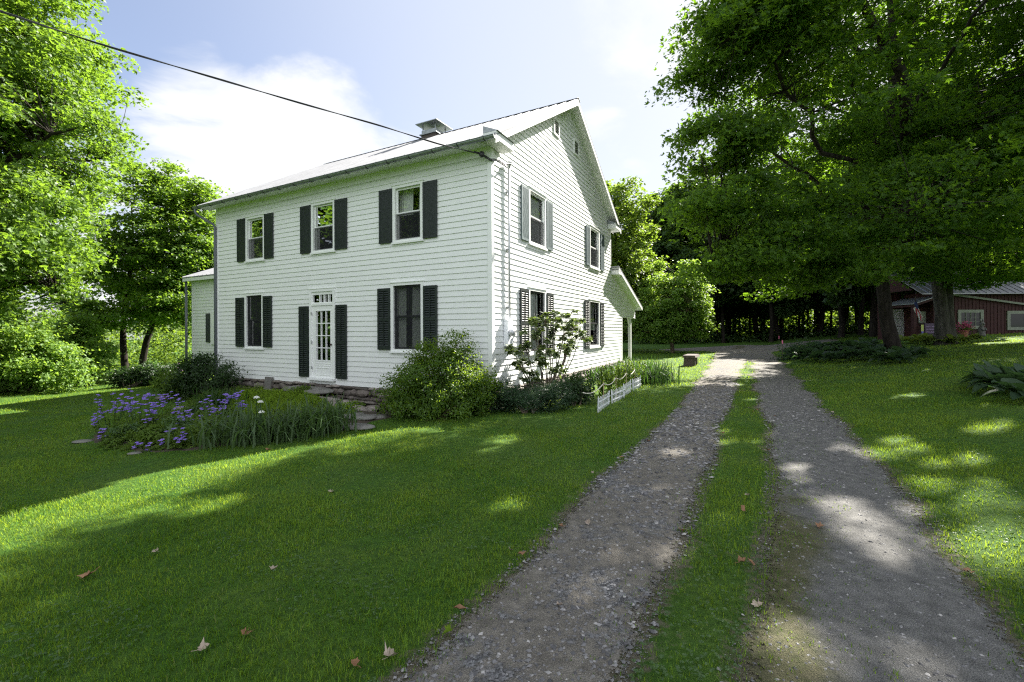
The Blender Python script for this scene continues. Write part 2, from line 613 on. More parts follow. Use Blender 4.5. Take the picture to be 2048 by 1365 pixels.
def build_ground():
    gx = lines(-260, 260, -22, 32, .3, 25)
    gy = lines(-60, 320, -3, 42, .3, 25)
    X, Y = np.meshgrid(gx, gy)
    Z = G(X, Y)
    wob = .018 * np.sin(X * 1.9 + 1.3 * np.sin(Y * .8)) * np.sin(Y * 1.6 + X * .4) * (drive_mask(X, Y) < -.3)
    mb = MB()
    nx, ny = len(gx), len(gy)
    idx = np.arange(nx * ny).reshape(ny, nx)
    F = np.stack([idx[:-1, :-1], idx[:-1, 1:], idx[1:, 1:], idx[1:, :-1]], -1).reshape(-1, 4)
    mb.add(np.stack([X, Y, Z + wob], -1).reshape(-1, 3), F)
    m = bpy.data.materials.new('lawn')
    m.use_nodes = True
    g = NT(m.node_tree)
    out = g.n('ShaderNodeOutputMaterial')
    p = g.n('ShaderNodeBsdfPrincipled', i={'Roughness': .85, 'Specular IOR Level': .2})
    pos = g.n('ShaderNodeNewGeometry').outputs['Position']
    n1 = g.noise(pos, 1.1, 4, .6)
    n2 = g.noise(pos, 16, 5, .7)
    n3 = g.noise(pos, 60, 3, .7)
    a = g.ramp(n2, [(.3, (.024, .060, .007)), (.55, (.050, .108, .011)), (.75, (.095, .165, .020))])
    b = g.ramp(n1, [(.35, (.85, 1., .8)), (.65, (1.15, 1.05, 1.1))])
    col = g.mix(1., a, b, 'MULTIPLY')
    at = g.n('ShaderNodeAttribute', attribute_name='bare')
    soil = g.ramp(n2, [(.3, (.062, .056, .034)), (.7, (.135, .122, .085))])
    f = g.math('ADD', at.outputs['Fac'], g.math('MULTIPLY', g.math('SUBTRACT', n2, .5), 1.2), True)
    col = g.mix(g.maprange(f, .35, .65), col, soil)
    g.l(col, p.inputs['Base Color'])
    bn = g.n('ShaderNodeBump', i={'Strength': .9, 'Distance': .03})
    g.l(g.math('ADD', n2, n3), bn.inputs['Height'])
    g.l(bn.outputs[0], p.inputs['Normal'])
    g.l(p.outputs[0], out.inputs[0])
    o = mb.build('ground', m, smooth=True, kind='structure')
    dm = drive_mask(X, Y).ravel()
    bare = np.clip(1 + dm / .28, 0, 1) * .75
    at = o.data.attributes.new('bare', 'FLOAT', 'POINT')
    at.data.foreach_set('value', bare.astype(np.float32))
    # gravel wheel tracks, a thin sheet 4 mm proud of the lawn
    mb = MB()

    sc = lambda y: np.clip(np.abs(y) / 8, .6, 2)

    rims = []

    def strip(fa, fb, y0, y1, n, k=13):
        ys = y0 + (y1 - y0) * np.linspace(0, 1, n) ** 1.6
        t = np.linspace(0, 1, k)
        XA, XB = fa(ys) - .10 * sc(ys), fb(ys) + .10 * sc(ys)
        Xs = XA[:, None] + (XB - XA)[:, None] * t
        Ys = np.repeat(ys[:, None], k, 1)
        crown = .012 * np.sin(t * np.pi)[None]
        Zs = G(Xs, Ys) + .006
        i = np.arange(n * k).reshape(n, k)
        F = np.stack([i[:-1, :-1], i[:-1, 1:], i[1:, 1:], i[1:, :-1]], -1).reshape(-1, 4)
        mb.add(np.stack([Xs, Ys, Zs], -1).reshape(-1, 3), F)
        rims.append((np.minimum(t, 1 - t)[None] * (XB - XA)[:, None]).ravel())

    strip(lambda y: trk('LL', y) + .10 * jag(y, 1.) * sc(y), lambda y: trk('LR', y) + .08 * jag(y, 1.) * sc(y), -10, 21., 260)
    strip(lambda y: trk('RL', y) - .10 * jag(y, 1.) * sc(y), lambda y: trk('RR', y) - .10 * jag(y, 1.) * sc(y), -10, 21., 260)
    strip(lambda y: trk('LL', y) + .10 * jag(y, 1.) * sc(y) * (y < 24), lambda y: trk('RR', y) - .10 * jag(y, 1.) * sc(y) * (y < 24), 21., 31.6, 60, 13)
    th = np.linspace(0, 2 * np.pi, 60, endpoint=False)
    rr = 1 + .06 * np.sin(th * 5) + .04 * np.sin(th * 9 + 1)
    px_, py_ = 18 + 6.6 * rr * np.cos(th), 34 + .10 * 6.6 * np.cos(th) + 3.4 * rr * np.sin(th)
    V = [(18, 34, float(G(18, 34)) + .012)] + [(a_, b_, float(G(a_, b_)) + .012) for a_, b_ in zip(px_, py_)]
    mb.add(V, np.array([(0, 1 + i, 1 + (i + 1) % 60) for i in range(60)]))
    m = bpy.data.materials.new('gravel_track')
    m.use_nodes = True
    g = NT(m.node_tree)
    out = g.n('ShaderNodeOutputMaterial')
    p = g.n('ShaderNodeBsdfPrincipled', i={'Roughness': .85, 'Specular IOR Level': .3})
    pos = g.n('ShaderNodeNewGeometry').outputs['Position']
    v = g.n('ShaderNodeTexVoronoi', i={'Scale': 70.})
    g.l(pos, v.inputs['Vector'])
    v2 = g.n('ShaderNodeTexVoronoi', i={'Scale': 120.})
    g.l(pos, v2.inputs['Vector'])
    n1 = g.noise(pos, 1.3, 5, .62)
    n2 = g.noise(pos, 9, 5, .65)
    sepc = g.n('ShaderNodeSeparateColor')
    g.l(v.outputs['Color'], sepc.inputs[0])
    st = g.ramp(sepc.outputs[0], [(.1, (.060, .058, .058)), (.5, (.122, .122, .126)), (.9, (.235, .233, .236))])
    sand = g.ramp(n2, [(.3, (.095, .085, .070)), (.7, (.215, .195, .165))])
    n4 = g.noise(pos, 150, 3, .7)
    eatt = g.n('ShaderNodeAttribute', attribute_name='earth').outputs['Fac']
    matt = g.n('ShaderNodeAttribute', attribute_name='moss').outputs['Fac']
    k = g.maprange(g.math('ADD', g.math('ADD', g.math('MULTIPLY', n1, .75), g.math('MULTIPLY', n2, .5)), g.math('MULTIPLY', eatt, .22)),   .50, .62)
    fine = g.ramp(n4, [(.3, (.5, .5, .5)), (.55, (1., 1., 1.)), (.72, (1.75, 1.72, 1.68))])
    dirt = g.ramp(n2, [(.3, (.085, .083, .078)), (.7, (.175, .170, .160))])
    mossy = g.ramp(n2, [(.35, (.050, .055, .018)), (.65, (.11, .10, .055))])
    sand = g.mix(eatt, sand, dirt)
    sand = g.mix(g.maprange(g.math('ADD', matt, g.math('MULTIPLY', g.math('SUBTRACT', n1, .5), 1.1)), .3, .65), sand, mossy)
    sand = g.mix(1., sand, fine, 'MULTIPLY')
    col = g.mix(k, st, sand)
    g.l(col, p.inputs['Base Color'])
    bn = g.n('ShaderNodeBump', i={'Strength': .7, 'Distance': .014})
    h = g.math('ADD', g.math('MULTIPLY', g.math('MULTIPLY', v.outputs['Distance'], g.math('SUBTRACT', 1., k)), -1.8), g.math('MULTIPLY', v2.outputs['Distance'], -.8))
    g.l(g.math('ADD', g.math('ADD', h, n2), g.math('MULTIPLY', n4, .6)), bn.inputs['Height'])
    g.l(bn.outputs[0], p.inputs['Normal'])
    g.l(p.outputs[0], out.inputs[0])
    ratt = g.n('ShaderNodeAttribute', attribute_name='rim').outputs['Fac']
    nr = g.noise(pos, 22, 5, .75)
    vis = g.maprange(g.math('ADD', ratt, g.math('MULTIPLY', g.math('SUBTRACT', nr, .5), .55)), .06, .13)
    tr = g.n('ShaderNodeBsdfTransparent')
    mxs = g.n('ShaderNodeMixShader')
    g.l(vis, mxs.inputs[0])
    g.l(tr.outputs[0], mxs.inputs[1])
    g.l(p.outputs[0], mxs.inputs[2])
    g.l(mxs.outputs[0], out.inputs[0])
    dro = mb.build('driveway', m, smooth=True, kind='structure')
    co = np.empty(len(dro.data.vertices) * 3, np.float32)
    dro.data.vertices.foreach_get('co', co)
    co = co.reshape(-1, 3)
    w0, w1 = trk('RL', co[:, 1]), trk('RR', co[:, 1])
    earth = np.clip((co[:, 0] - w0) / .06 + .5, 0, 1) * np.clip((20 - co[:, 1]) / 6, 0, 1)
    moss = earth * np.clip(1 - (co[:, 0] - w0) / (.55 * (w1 - w0)), 0, 1) * np.clip((7 - co[:, 1]) / 4, 0, 1)
    rim = np.concatenate(rims)
    rim = np.concatenate([rim, np.full(len(co) - len(rim), 9.)])
    for nm, val in (('earth', earth), ('moss', moss), ('rim', rim)):
        at = dro.data.attributes.new(nm, 'FLOAT', 'POINT')
        at.data.foreach_set('value', val.astype(np.float32))


build_ground()

# ------------------------------------------------------------------ farmhouse
HC = (-.449, 10.0)
HTH = .490813
house = empty('farmhouse', (HC[0], HC[1], 0), -HTH,
              'white clapboard two-storey farmhouse with dark green shutters and a ribbed metal roof', 'house')
FL, GD, RT = 10.6, 9.45, 4.72      # front length, gable depth, ridge position
WZ, B0 = 5.74, .20                 # top of wall, bottom of siding
CH = .133


def roofz(t):
    return 6.04 + .594 * (t if t <= RT else 2 * RT - t)


def siding(mb, frame, lo, hi, z0, z1, holes, base=None):
    """clapboards: sawtooth courses, cut round the openings. frame(a, z, o) -> local xyz"""
    base = z0 if base is None else base
    cuts = sorted(set([z0, z1] + [base + CH * k for k in range(0, 90) if z0 < base + CH * k < z1] +
                      [z for h in holes for z in h[2:] if z0 < z < z1]))

    def off(z, upper):
        k = (z - base) / CH
        fr = k - math.floor(k + 1e-6)
        if upper and fr < 1e-4:
            fr = 1.
        return .003 + .017 * (1 - fr)
    for a, b in zip(cuts[:-1], cuts[1:]):
        if b - a < 1e-4:
            continue
        iv = [(None, None)]
        mid = (a + b) / 2
        segs = []
        hs = sorted([h for h in holes if h[2] < mid < h[3]])
        cur = None
        for h in hs:
            segs.append((cur, h[0]))
            cur = h[1]
        segs.append((cur, None))
        oa, ob = off(a, False), off(b, True)
        for s0, s1 in segs:
            la, lb = (lo(a), lo(b)) if s0 is None else (s0, s0)
            ha, hb = (hi(a), hi(b)) if s1 is None else (s1, s1)
            if ha - la < .002 and hb - lb < .002:
                continue
            hb = max(hb, lb)
            ha = max(ha, la)
            v = [frame(la, a, 0), frame(la, a, oa), frame(ha, a, oa), frame(ha, a, 0), frame(lb, b, ob), frame(hb, b, ob)]
            mb.add(v, [(1, 2, 5, 4), (0, 3, 2, 1)])


fr_f = lambda s, z, o: (-s, -o, z)
fr_g = lambda t, z, o: (o, t, z)

# openings: a0, a1, z0, z1 (glazed hole) -- casing goes round them
FW = [  # front windows: casing a0,a1,z0,z1, louvred?
    (1.886, 2.86, 3.83, 5.31, False), (4.93, 5.90, 3.83, 5.29, False), (8.01, 8.97, 3.83, 5.27, False),
    (1.885, 2.935, 1.11, 2.885, True), (8.09, 9.04, 1.11, 2.88, True)]
GW = [(1.83, 2.95, 3.88, 5.39, False), (6.75, 7.90, 3.88, 5.41, False), (1.80, 2.92, 1.02, 2.79, True), (6.64, 7.90, 1.02, 2.77, True)]
DOOR = (4.952, 5.991, .30, 2.866)
CW = .085


def hole(w):
    return (w[0] + CW, w[1] - CW, w[2] + .10, w[3] - .09)


mb = MB()
siding(mb, fr_f, lambda z: .07, lambda z: FL - .07, B0, WZ, [hole(w) for w in FW] + [(DOOR[0] + .05, DOOR[1] - .05, DOOR[2] + .03, DOOR[3] - .05)])
mb.build('front_wall', M['siding'], house)
VENTS = [(3.53, 3.94, 7.38, 7.88), (5.20, 5.64, 7.38, 7.88)]
mb = MB()
gb = B0 + CH
gl = lambda z: max(.07, (z - roofz(0) + .04) / .594) if z > WZ else .07


def gh(z):
    if z <= WZ:
        return GD
    return max(2 * RT - (z - roofz(0) + .04) / .594, RT)


ghs = [hole(w) for w in GW]
siding(mb, fr_g, lambda z: min(gl(z), RT), gh, gb, 8.78, ghs, gb)


def leanz(t):
    return 4.25 - .333 * (t - 9.45)


BEAM = 2.27
siding(mb, fr_g, lambda z: GD, lambda z: 11.2, gb, BEAM, [], gb)
siding(mb, fr_g, lambda z: GD, lambda z: max(GD, min(13.75, 9.45 + (4.25 - .10 - z) / .333)), BEAM, 4.14, [], gb)
mb.build('gable_wall', M['siding'], house)
# plain back and left walls so the house is a closed box
mb = MB()
mb.box(-FL, -FL + .06, 0.1, GD, B0, WZ)
mb.add([(-FL, 0, WZ), (-FL, GD, WZ), (-FL, RT, 8.78)], [(0, 1, 2)])
mb.box(-FL, -.05, GD - .06, GD, B0, WZ)
mb.box(-FL + .02, -.02, .16, GD - .08, .05, .18)
mb.box(-FL + .07, -.05, .2, GD - .08, 3.0, 3.12)
mb.box(-FL + .07, -.05, .2, GD - .08, 5.68, 5.73)
mb.box(-FL + .07, -3.5, 1.5, 1.56, .2, 5.6)
mb.box(-3.4, -1.6, 3.4, 3.46, .2, 5.6)
mb.box(-1.62, -1.56, 1.2, 9.2, .2, 5.6)
mb.build('inner_wall', M['dim'], house)
# corner boards
for bxs in (((-.085, .026, -.026, .0, B0, WZ), (.0, .026, .0005, .075, B0 + .02, WZ)), ((-FL - .02, -FL + .085, -.026, 0, B0, WZ),), ((0, .024, 11.2, 11.27, gb, BEAM),),
            ((-.02, .024, GD - .03, GD + .05, leanz(GD) + .1, WZ),)):
    mb = MB()
    for b_ in bxs:
        mb.box(*b_)
    mb.build('corner_board', M['trim'], house)
# stone foundation
q = np.random.default_rng(5)
mb = MB()
mb.box(-FL + .05, -.05, .03, .12, -.9, B0)
mb.box(-.12, -.03, .03, 11.2, -.6, gb)
for face in (0, 1):
    L = FL if face == 0 else 11.2
    z = -.62 if face == 0 else -.36
    row = 0
    while z < (B0 - .02 if face == 0 else gb - .02):
        top = B0 if face == 0 else gb
        h = min(q.uniform(.07, .19), top - z)
        a = q.uniform(-.2, 0)
        while a < L:
            w = q.uniform(.12, .55)
            c = a + w / 2
            o = q.uniform(.0, .05)
            r = (w * .53, .13, h * .60)
            if face == 0:
                mb.blob((-min(max(c, .1), L - .1), -o + .02, z + h / 2 + q.normal() * .012), r, q.integers(1e6), .3, flat=.9)
            else:
                mb.blob((o - .04, min(max(c, .1), L - .1), z + h / 2), (r[1], r[0], r[2]), q.integers(1e6), .16, flat=.8)
            a += w * .93
        z += h * .92
        row += 1
mb.build('foundation', M['stone'], house, smooth=False)


# ---- windows
def rect_frame(mb, F, a0, a1, z0, z1, w, o0, o1, wb=None, wt=None, m=0):
    """four mitre-free bars round a rectangle"""
    wb = w if wb is None else wb
    wt = w if wt is None else wt

    def bar(x0, x1, y0, y1):
        v = [F(x, y, o) for x in (x0, x1) for o in (o0, o1) for y in (y0, y1)]
        mb.add(v, np.array([(0, 1, 3, 2), (4, 6, 7, 5), (0, 4, 5, 1), (2, 3, 7, 6), (0, 2, 6, 4), (1, 5, 7, 3)]), m)
    bar(a0, a0 + w, z0, z1)
    bar(a1 - w, a1, z0, z1)
    bar(a0 + w, a1 - w, z0, z0 + wb)
    bar(a0 + w, a1 - w, z1 - wt, z1)


def fbar(mb, F, a0, a1, z0, z1, o0, o1, m=0):
    v = [F(x, y, o) for x in (a0, a1) for o in (o0, o1) for y in (z0, z1)]
    mb.add(v, np.array([(0, 1, 3, 2), (4, 6, 7, 5), (0, 4, 5, 1), (2, 3, 7, 6), (0, 2, 6, 4), (1, 5, 7, 3)]), m)


def curtain(F, a0, a1, z0, z1, o, parent, folds=9, amp=.018, sway=0.):
    mb = MB()
    n, k = 60, 6
    u = np.linspace(0, 1, n)
    V = []
    for j in range(k):
        zz = z1 + (z0 - z1) * j / (k - 1)
        for i in range(n):
            pinch = sway * math.sin(math.pi * j / (k - 1))
            a = a0 + (a1 - a0 - pinch) * u[i]
            V.append(F(a, zz, o + amp * math.sin(u[i] * folds * 6.28 + .3 * j)))
    i = np.arange(n * k).reshape(k, n)
    f = np.stack([i[:-1, :-1], i[:-1, 1:], i[1:, 1:], i[1:, :-1]], -1).reshape(-1, 4)
    mb.add(V, f)
    mb.build('curtain', M['curtain'], parent, smooth=True)


def window(F, w, lower, gable):
    a0, a1, z0, z1, _ = w
    mb = MB()
    # casing, proud of the clapboards, and its jamb lining
    rect_frame(mb, F, a0, a1, z0 + .045, z1 - .02, CW, -.09, .042, .055, .07)
    fbar(mb, F, a0 - .02, a1 + .02, z1 - .02, z1, -.02, .062)
    fbar(mb, F, a0 - .015, a1 + .015, z0, z0 + .045, -.02, .07)
    wo = mb.build('window', M['trim'], house)
    h0, h1, y0, y1 = hole(w)
    mid = (y0 + y1) / 2 + .02
    sm = M['dark'] if lower else M['trim']
    mb = MB()
    bw = .045
    rect_frame(mb, F, h0, h1, mid - .02, y1, bw, -.055, -.02)
    rect_frame(mb, F, h0, h1, y0, mid + .02, bw, -.088, -.058)
    if lower:
        rect_frame(mb, F, h0, h1, y0, y1, .03, -.018, -.006)
        fbar(mb, F, h0 + .03, h1 - .03, mid - .015, mid + .015, -.016, -.008)
        fbar(mb, F, (h0 + h1) / 2 - .008, (h0 + h1) / 2 + .008, mid + .02, y1 - bw, -.05, -.03)
    mb.build('sash', sm, wo)
    mb = MB()
    for zz0, zz1, o in ((mid + .02, y1 - bw, -.04), (y0 + bw, mid - .02, -.075)):
        mb.add([F(h0 + .04, zz0, o), F(h1 - .04, zz0, o), F(h1 - .04, zz1, o), F(h0 + .04, zz1, o)], [(0, 1, 2, 3)])
    mb.build('pane', M['glass'], wo)
    mb = MB()
    if lower and not gable:
        o = -.004
        mb.add([F(h0 + .03, y0 + .03, o), F(h1 - .03, y0 + .03, o), F(h1 - .03, y1 - .03, o), F(h0 + .03, y1 - .03, o)], [(0, 1, 2, 3)])
        mb.build('screen', M['mesh'], wo)
    elif not lower:
        o = -.012
        mb.add([F(h0, y0, o), F(h1, y0, o), F(h1, mid, o), F(h0, mid, o)], [(0, 1, 2, 3)])
        mb.build('screen', M['mesh'], wo)
    return wo, (h0, h1, y0, y1)


def shutter(F, a0, a1, z0, z1, louver, m):
    mb = MB()
    o0 = .024
    if not louver:
        fbar(mb, F, a0, a1, z0, z1, o0, o0 + .03)
        # raised rails and stiles of a plank shutter
        rect_frame(mb, F, a0 - .002, a1 + .002, z0 - .002, z1 + .002, .05, o0 + .03, o0 + .036, .06, .06)
        n = int((z1 - z0 - .12) / .028)
        for i in range(n):
            zz = z0 + .06 + (i + .15) * (z1 - z0 - .12) / n
            fbar(mb, F, a0 + .05, a1 - .05, zz, zz + .015, o0 + .03, o0 + .0335)
    else:
        rect_frame(mb, F, a0, a1, z0, z1, .05, o0, o0 + .04, .09, .07)
        mz = (z0 + z1) / 2 - .02
        fbar(mb, F, a0 + .05, a1 - .05, mz - .04, mz + .04, o0 + .001, o0 + .038)
        fbar(mb, F, a0 + .04, a1 - .04, z0 + .05, z1 - .04, o0 - .002, o0 + .003)
        for (p0, p1) in ((z0 + .09, mz - .04), (mz + .04, z1 - .07)):
            n = max(2, int((p1 - p0) / .055))
            for i in range(n):
                zz = p0 + (i + .1) * (p1 - p0) / n
                h = (p1 - p0) / n * .72
                v = [F(a, z, o) for a in (a0 + .05, a1 - .05) for (z, o) in ((zz, o0 + .036), (zz + h, o0 + .010), (zz + h + .006, o0 + .012), (zz + .006, o0 + .039))]
                mb.add(v, [(0, 1, 2, 3), (7, 6, 5, 4), (0, 4, 5, 1), (1, 5, 6, 2), (2, 6, 7, 3), (3, 7, 4, 0)])
            c = (a0 + a1) / 2
            fbar(mb, F, c - .010, c + .010, p0 + .02, p1 - .02, o0 + .040, o0 + .052)
    return mb.build('shutter', m, house)


for i, w in enumerate(FW):
    wo, (h0, h1, y0, y1) = window(fr_f, w, w[4], False)
    if w[4]:
        curtain(fr_f, h0 + .02, h0 + .02 + .42 * (h1 - h0), y0 - .05, y1 + .05, -.125, wo, 7)
        curtain(fr_f, h1 - .33 * (h1 - h0), h1 + .1, y0 - .05, y1 + .05, -.135, wo, 5)
    else:
        curtain(fr_f, h0 - .05, h0 + .30 * (h1 - h0), y0 - .05, y1 + .05, -.22, wo, 5)
        curtain(fr_f, h0 + .55 * (h1 - h0), h1 + .08, y1 - .62, y1 + .05, -.24, wo, 6)
for a0, a1 in ((1.468, 1.882), (2.864, 3.30), (4.475, 4.926), (5.905, 6.345), (7.60, 8.005), (8.975, 9.40)):
    shutter(fr_f, a0, a1, 3.885, 5.235, False, M['shutter'])
for a0, a1 in ((1.475, 1.88), (2.942, 3.362), (7.68, 8.083), (9.05, 9.49)):
    shutter(fr_f, a0, a1, 1.19, 2.745, True, M['shutter'])
for a0, a1 in ((4.50, 4.90), (6.02, 6.42)):
    shutter(fr_f, a0, a1, .375, 2.38, True, M['shutter'])
for i, w in enumerate(GW):
    wo, (h0, h1, y0, y1) = window(fr_g, w, w[4], True)
    if i == 2:
        curtain(fr_g, h0 - .05, h1 - .22, y0 - .05, y1 - .02, -.10, wo, 8, .008)
    elif i == 3:
        curtain(fr_g, h0 + .25, h1 + .05, y0 + .55, y1 + .05, -.12, wo, 9, sway=.25)
    else:
        curtain(fr_g, h0 - .05, h1 + .05, y0 - .05, y1 + .05, -.14, wo, 12)
for a0, a1 in ((1.40, 1.815), (2.965, 3.37), (6.345, 6.735), (8.05, 8.46)):
    shutter(fr_g, a0, a1, 3.94, 5.305, False, M['shutter_fade'])
for a0, a1, m in ((1.32, 1.785, 'shutter'), (2.94, 3.39, 'shutter'), (6.17, 6.62, 'shutter'), (7.94, 8.39, 'shutter')):
    shutter(fr_g, a0, a1, 1.03, 2.71, True, M[m])

# ---- front door with transom
a0, a1, z0, z1 = DOOR
mb = MB()
rect_frame(mb, fr_f, a0, a1, z0 + .06, z1 - .015, .085, -.06, .045, .02, .075)
fbar(mb, fr_f, a0 - .015, a1 + .015, z1 - .015, z1, -.02, .058)
fbar(mb, fr_f, a0 - .01, a1 + .01, z0, z0 + .055, -.05, .12)
fbar(mb, fr_f, a0 + .085, a1 - .085, 2.385, 2.45, -.06, .036)
rect_frame(mb, fr_f, a0 + .085, a1 - .085, 2.45, 2.79, .03, -.05, .012, .025, .10)
for i in range(1, 4):
    c = 5.067 + (5.773 - 5.067) * i / 4
    fbar(mb, fr_f, c - .015, c + .015, 2.475, 2.69, -.045, .006)
mb.build('door_frame', M['trim'], house)
mb = MB()
gx0, gx1, gz0, gz1 = 5.15, 5.735, .86, 2.23
lx0, lx1, lz0, lz1 = 5.04, 5.90, .365, 2.38
for (x0, x1, y0, y1) in ((lx0, gx0, lz0, lz1), (gx1, lx1, lz0, lz1), (gx0, gx1, gz1, lz1), (gx0, gx1, lz0, gz0)):
    fbar(mb, fr_f, x0, x1, y0, y1, -.03, .014)
for i in range(1, 3):
    c = gx0 + (gx1 - gx0) * i / 3
    fbar(mb, fr_f, c - .012, c + .012, gz0, gz1, -.02, .010)
for j in range(1, 4):
    c = gz0 + (gz1 - gz0) * j / 4
    for i in range(3):
        e0 = gx0 + (gx1 - gx0) * i / 3 + (.012 if i else 0)
        e1 = gx0 + (gx1 - gx0) * (i + 1) / 3 - (.012 if i < 2 else 0)
        fbar(mb, fr_f, e0, e1, c - .012, c + .012, -.02, .009)
rect_frame(mb, fr_f, gx0 - .03, gx1 + .03, gz0 - .03, gz1 + .03, .028, .014, .022)
rect_frame(mb, fr_f, gx0 - .02, gx1 + .02, .70, .775, .016, .014, .021)
rect_frame(mb, fr_f, gx0 - .02, gx1 + .02, .44, .655, .02, .014, .024)
door = mb.build('front_door', M['trim'], house)
mb = MB()
mb.add([fr_f(gx0, gz0, -.012), fr_f(gx1, gz0, -.012), fr_f(gx1, gz1, -.012), fr_f(gx0, gz1, -.012)], [(0, 1, 2, 3)])
mb.build('pane', M['glass'], door)
mb = MB()
mb.tube([fr_f(5.095, 1.30, o) for o in (.014, .05)], .012, 8)
mb.blob(fr_f(5.095, 1.30, .065), (.03, .022, .03), 3, .02)
mb.build('door_knob', M['knob'], door, smooth=True)
mb = MB()
for zz in (.60, 1.32, 2.12):
    mb = MB()
    fbar(mb, fr_f, 5.875, 5.915, zz, zz + .09, .046, .052)
    mb.build('hinge', M['conduit'], door)
mb = MB()
mb.add([fr_f(5.067, 2.465, -.03), fr_f(5.773, 2.465, -.03), fr_f(5.773, 2.70, -.03), fr_f(5.067, 2.70, -.03)], [(0, 1, 2, 3)])
mb.build('transom_pane', M['glass'], house)
mb = MB()
curtain(fr_f, 5.5, 5.8, .5, 2.3, -.16, door, 4)

# ---- gable louvre vents
for (v0, v1, y0, y1) in VENTS:
    mb = MB()
    rect_frame(mb, fr_g, v0, v1, y0, y1, .055, .0, .05, .055, .055)
    vo = mb.build('gable_vent', M['trim'], house)
    mb = MB()
    fbar(mb, fr_g, v0 + .055, v1 - .055, y0 + .055, y1 - .055, .018, .023, 1)
    n = 9
    for i in range(n):
        zz = y0 + .055 + i * (y1 - y0 - .11) / n
        v = [fr_g(a, z, o) for a in (v0 + .055, v1 - .055) for (z, o) in ((zz, .044), (zz + .022, .026), (zz + .028, .028), (zz + .006, .047))]
        mb.add(v, [(0, 1, 2, 3), (7, 6, 5, 4), (0, 4, 5, 1), (1, 5, 6, 2), (2, 6, 7, 3), (3, 7, 4, 0)])
    mb.build('louvre', [M['trim'], M['dark']], vo)

# ---- roof
OV, EV = .36, .42
mb = MB()
th = .035


def slab(t0, t1, zf, x0, x1, mb, thick=th):
    v = [(x, t, zf(t) - d) for x in (x0, x1) for t in (t0, t1) for d in (thick, 0)]
    mb.add(v, np.array([(0, 1, 3, 2), (4, 6, 7, 5), (0, 4, 5, 1), (2, 3, 7, 6), (0, 2, 6, 4), (1, 5, 7, 3)]))


def ribs(t0, t1, zf, x0, x1, mb, step=.305, h=.030, w=.045):
    x = x1 - .03
    while x > x0 + .02:
        v = []
        for t in (t0, t1):
            z = zf(t)
            v += [(x - w / 2, t, z - .002), (x - w / 4, t, z + h), (x + w / 4, t, z + h), (x + w / 2, t, z - .002)]
        mb.add(v, [(0, 1, 2, 3), (7, 6, 5, 4), (0, 4, 5, 1), (1, 5, 6, 2), (2, 6, 7, 3)])
        x -= step


x0, x1 = -FL - .40, OV
slab(-EV, RT - .003, roofz, x0, x1, mb)
slab(RT + .003, 2 * RT + EV, roofz, x0, x1, mb)
ribs(-EV - .01, RT - .02, roofz, x0, x1, mb)
ribs(RT + .02, 2 * RT + EV, roofz, x0, x1, mb, .458)
roof = mb.build('roof', M['roof'], house)
mb = MB()
mb.prism([(RT - .16, roofz(RT) - .05), (RT - .15, roofz(RT) - .035), (RT, roofz(RT) + .05), (RT + .15, roofz(RT) - .035), (RT + .16, roofz(RT) - .05), (RT, roofz(RT) + .035)], 0, x0 - .01, x1 + .01)
mb.build('ridge_cap', M['galv'], roof)
# soffit, fascia, rake boards and cornice returns
mb = MB()
mb.box(-FL - .36, OV - .02, -EV + .03, -.023, WZ - .012, WZ + .006)             # front soffit
nb = 26
mb.box(-FL - .36, OV - .02, -EV + .005, -EV + .03, WZ - .03, roofz(-EV) - th - .004)  # fascia
mb.box(-FL + .05, -.08, -.045, -.026, WZ - .20, WZ - .012)                       # frieze board
mb.box(-FL + .05, -.08, -.05, -.045, WZ - .06, WZ - .012)
mb.box(-FL - .36, OV - .02, GD + .03, 2 * RT + EV - .03, WZ - .012, WZ + .006)
mb.box(-FL - .36, OV - .02, 2 * RT + EV - .03, 2 * RT + EV - .005, WZ - .03, roofz(-EV) - th - .004)
mb.build('eave', M['soffit'], house)
mb = MB()
for sgn in (0, 1):
    T = (lambda t: t) if sgn == 0 else (lambda t: 2 * RT - t)
    # sloping soffit under the gable overhang and its outer rake board
    for (xa, xb, d0, d1) in ((.027, OV - .03, th + .006, th + .022), (OV - .03, OV - .004, th + .004, .19), (.0, .03, th + .022, .15)):
        v = [(x, T(t), roofz(t) - d) for x in (xa, xb) for t in (-EV + .02, RT) for d in (d1, d0)]
        mb.add(v, np.array([(0, 1, 3, 2), (4, 6, 7, 5), (0, 4, 5, 1), (2, 3, 7, 6), (0, 2, 6, 4), (1, 5, 7, 3)]))
mb.build('rake_board', M['soffit'], house)
for sgn in (0, 1):
    mb = MB()
    T = (lambda t: t) if sgn == 0 else (lambda t: 2 * RT - t)
    for (ta, tb) in ((-EV + .04, .42),):
        lo_, hi_ = sorted((T(ta), T(tb)))
        mb.box(.028, OV - .002, lo_, hi_, WZ - .03, WZ + .14)
        v = [(.028, lo_, WZ + .145), (OV + .03, lo_, WZ + .145), (OV + .03, hi_, WZ + .145), (.028, hi_, WZ + .145), (.028, lo_, WZ + .30), (.028, hi_, WZ + .30)]
        mb.add(v, [(0, 1, 2, 3), (1, 4, 5, 2), (0, 4, 1), (3, 2, 5)], 1)
    mb.build('cornice_return', [M['soffit'], M['galv']], house)
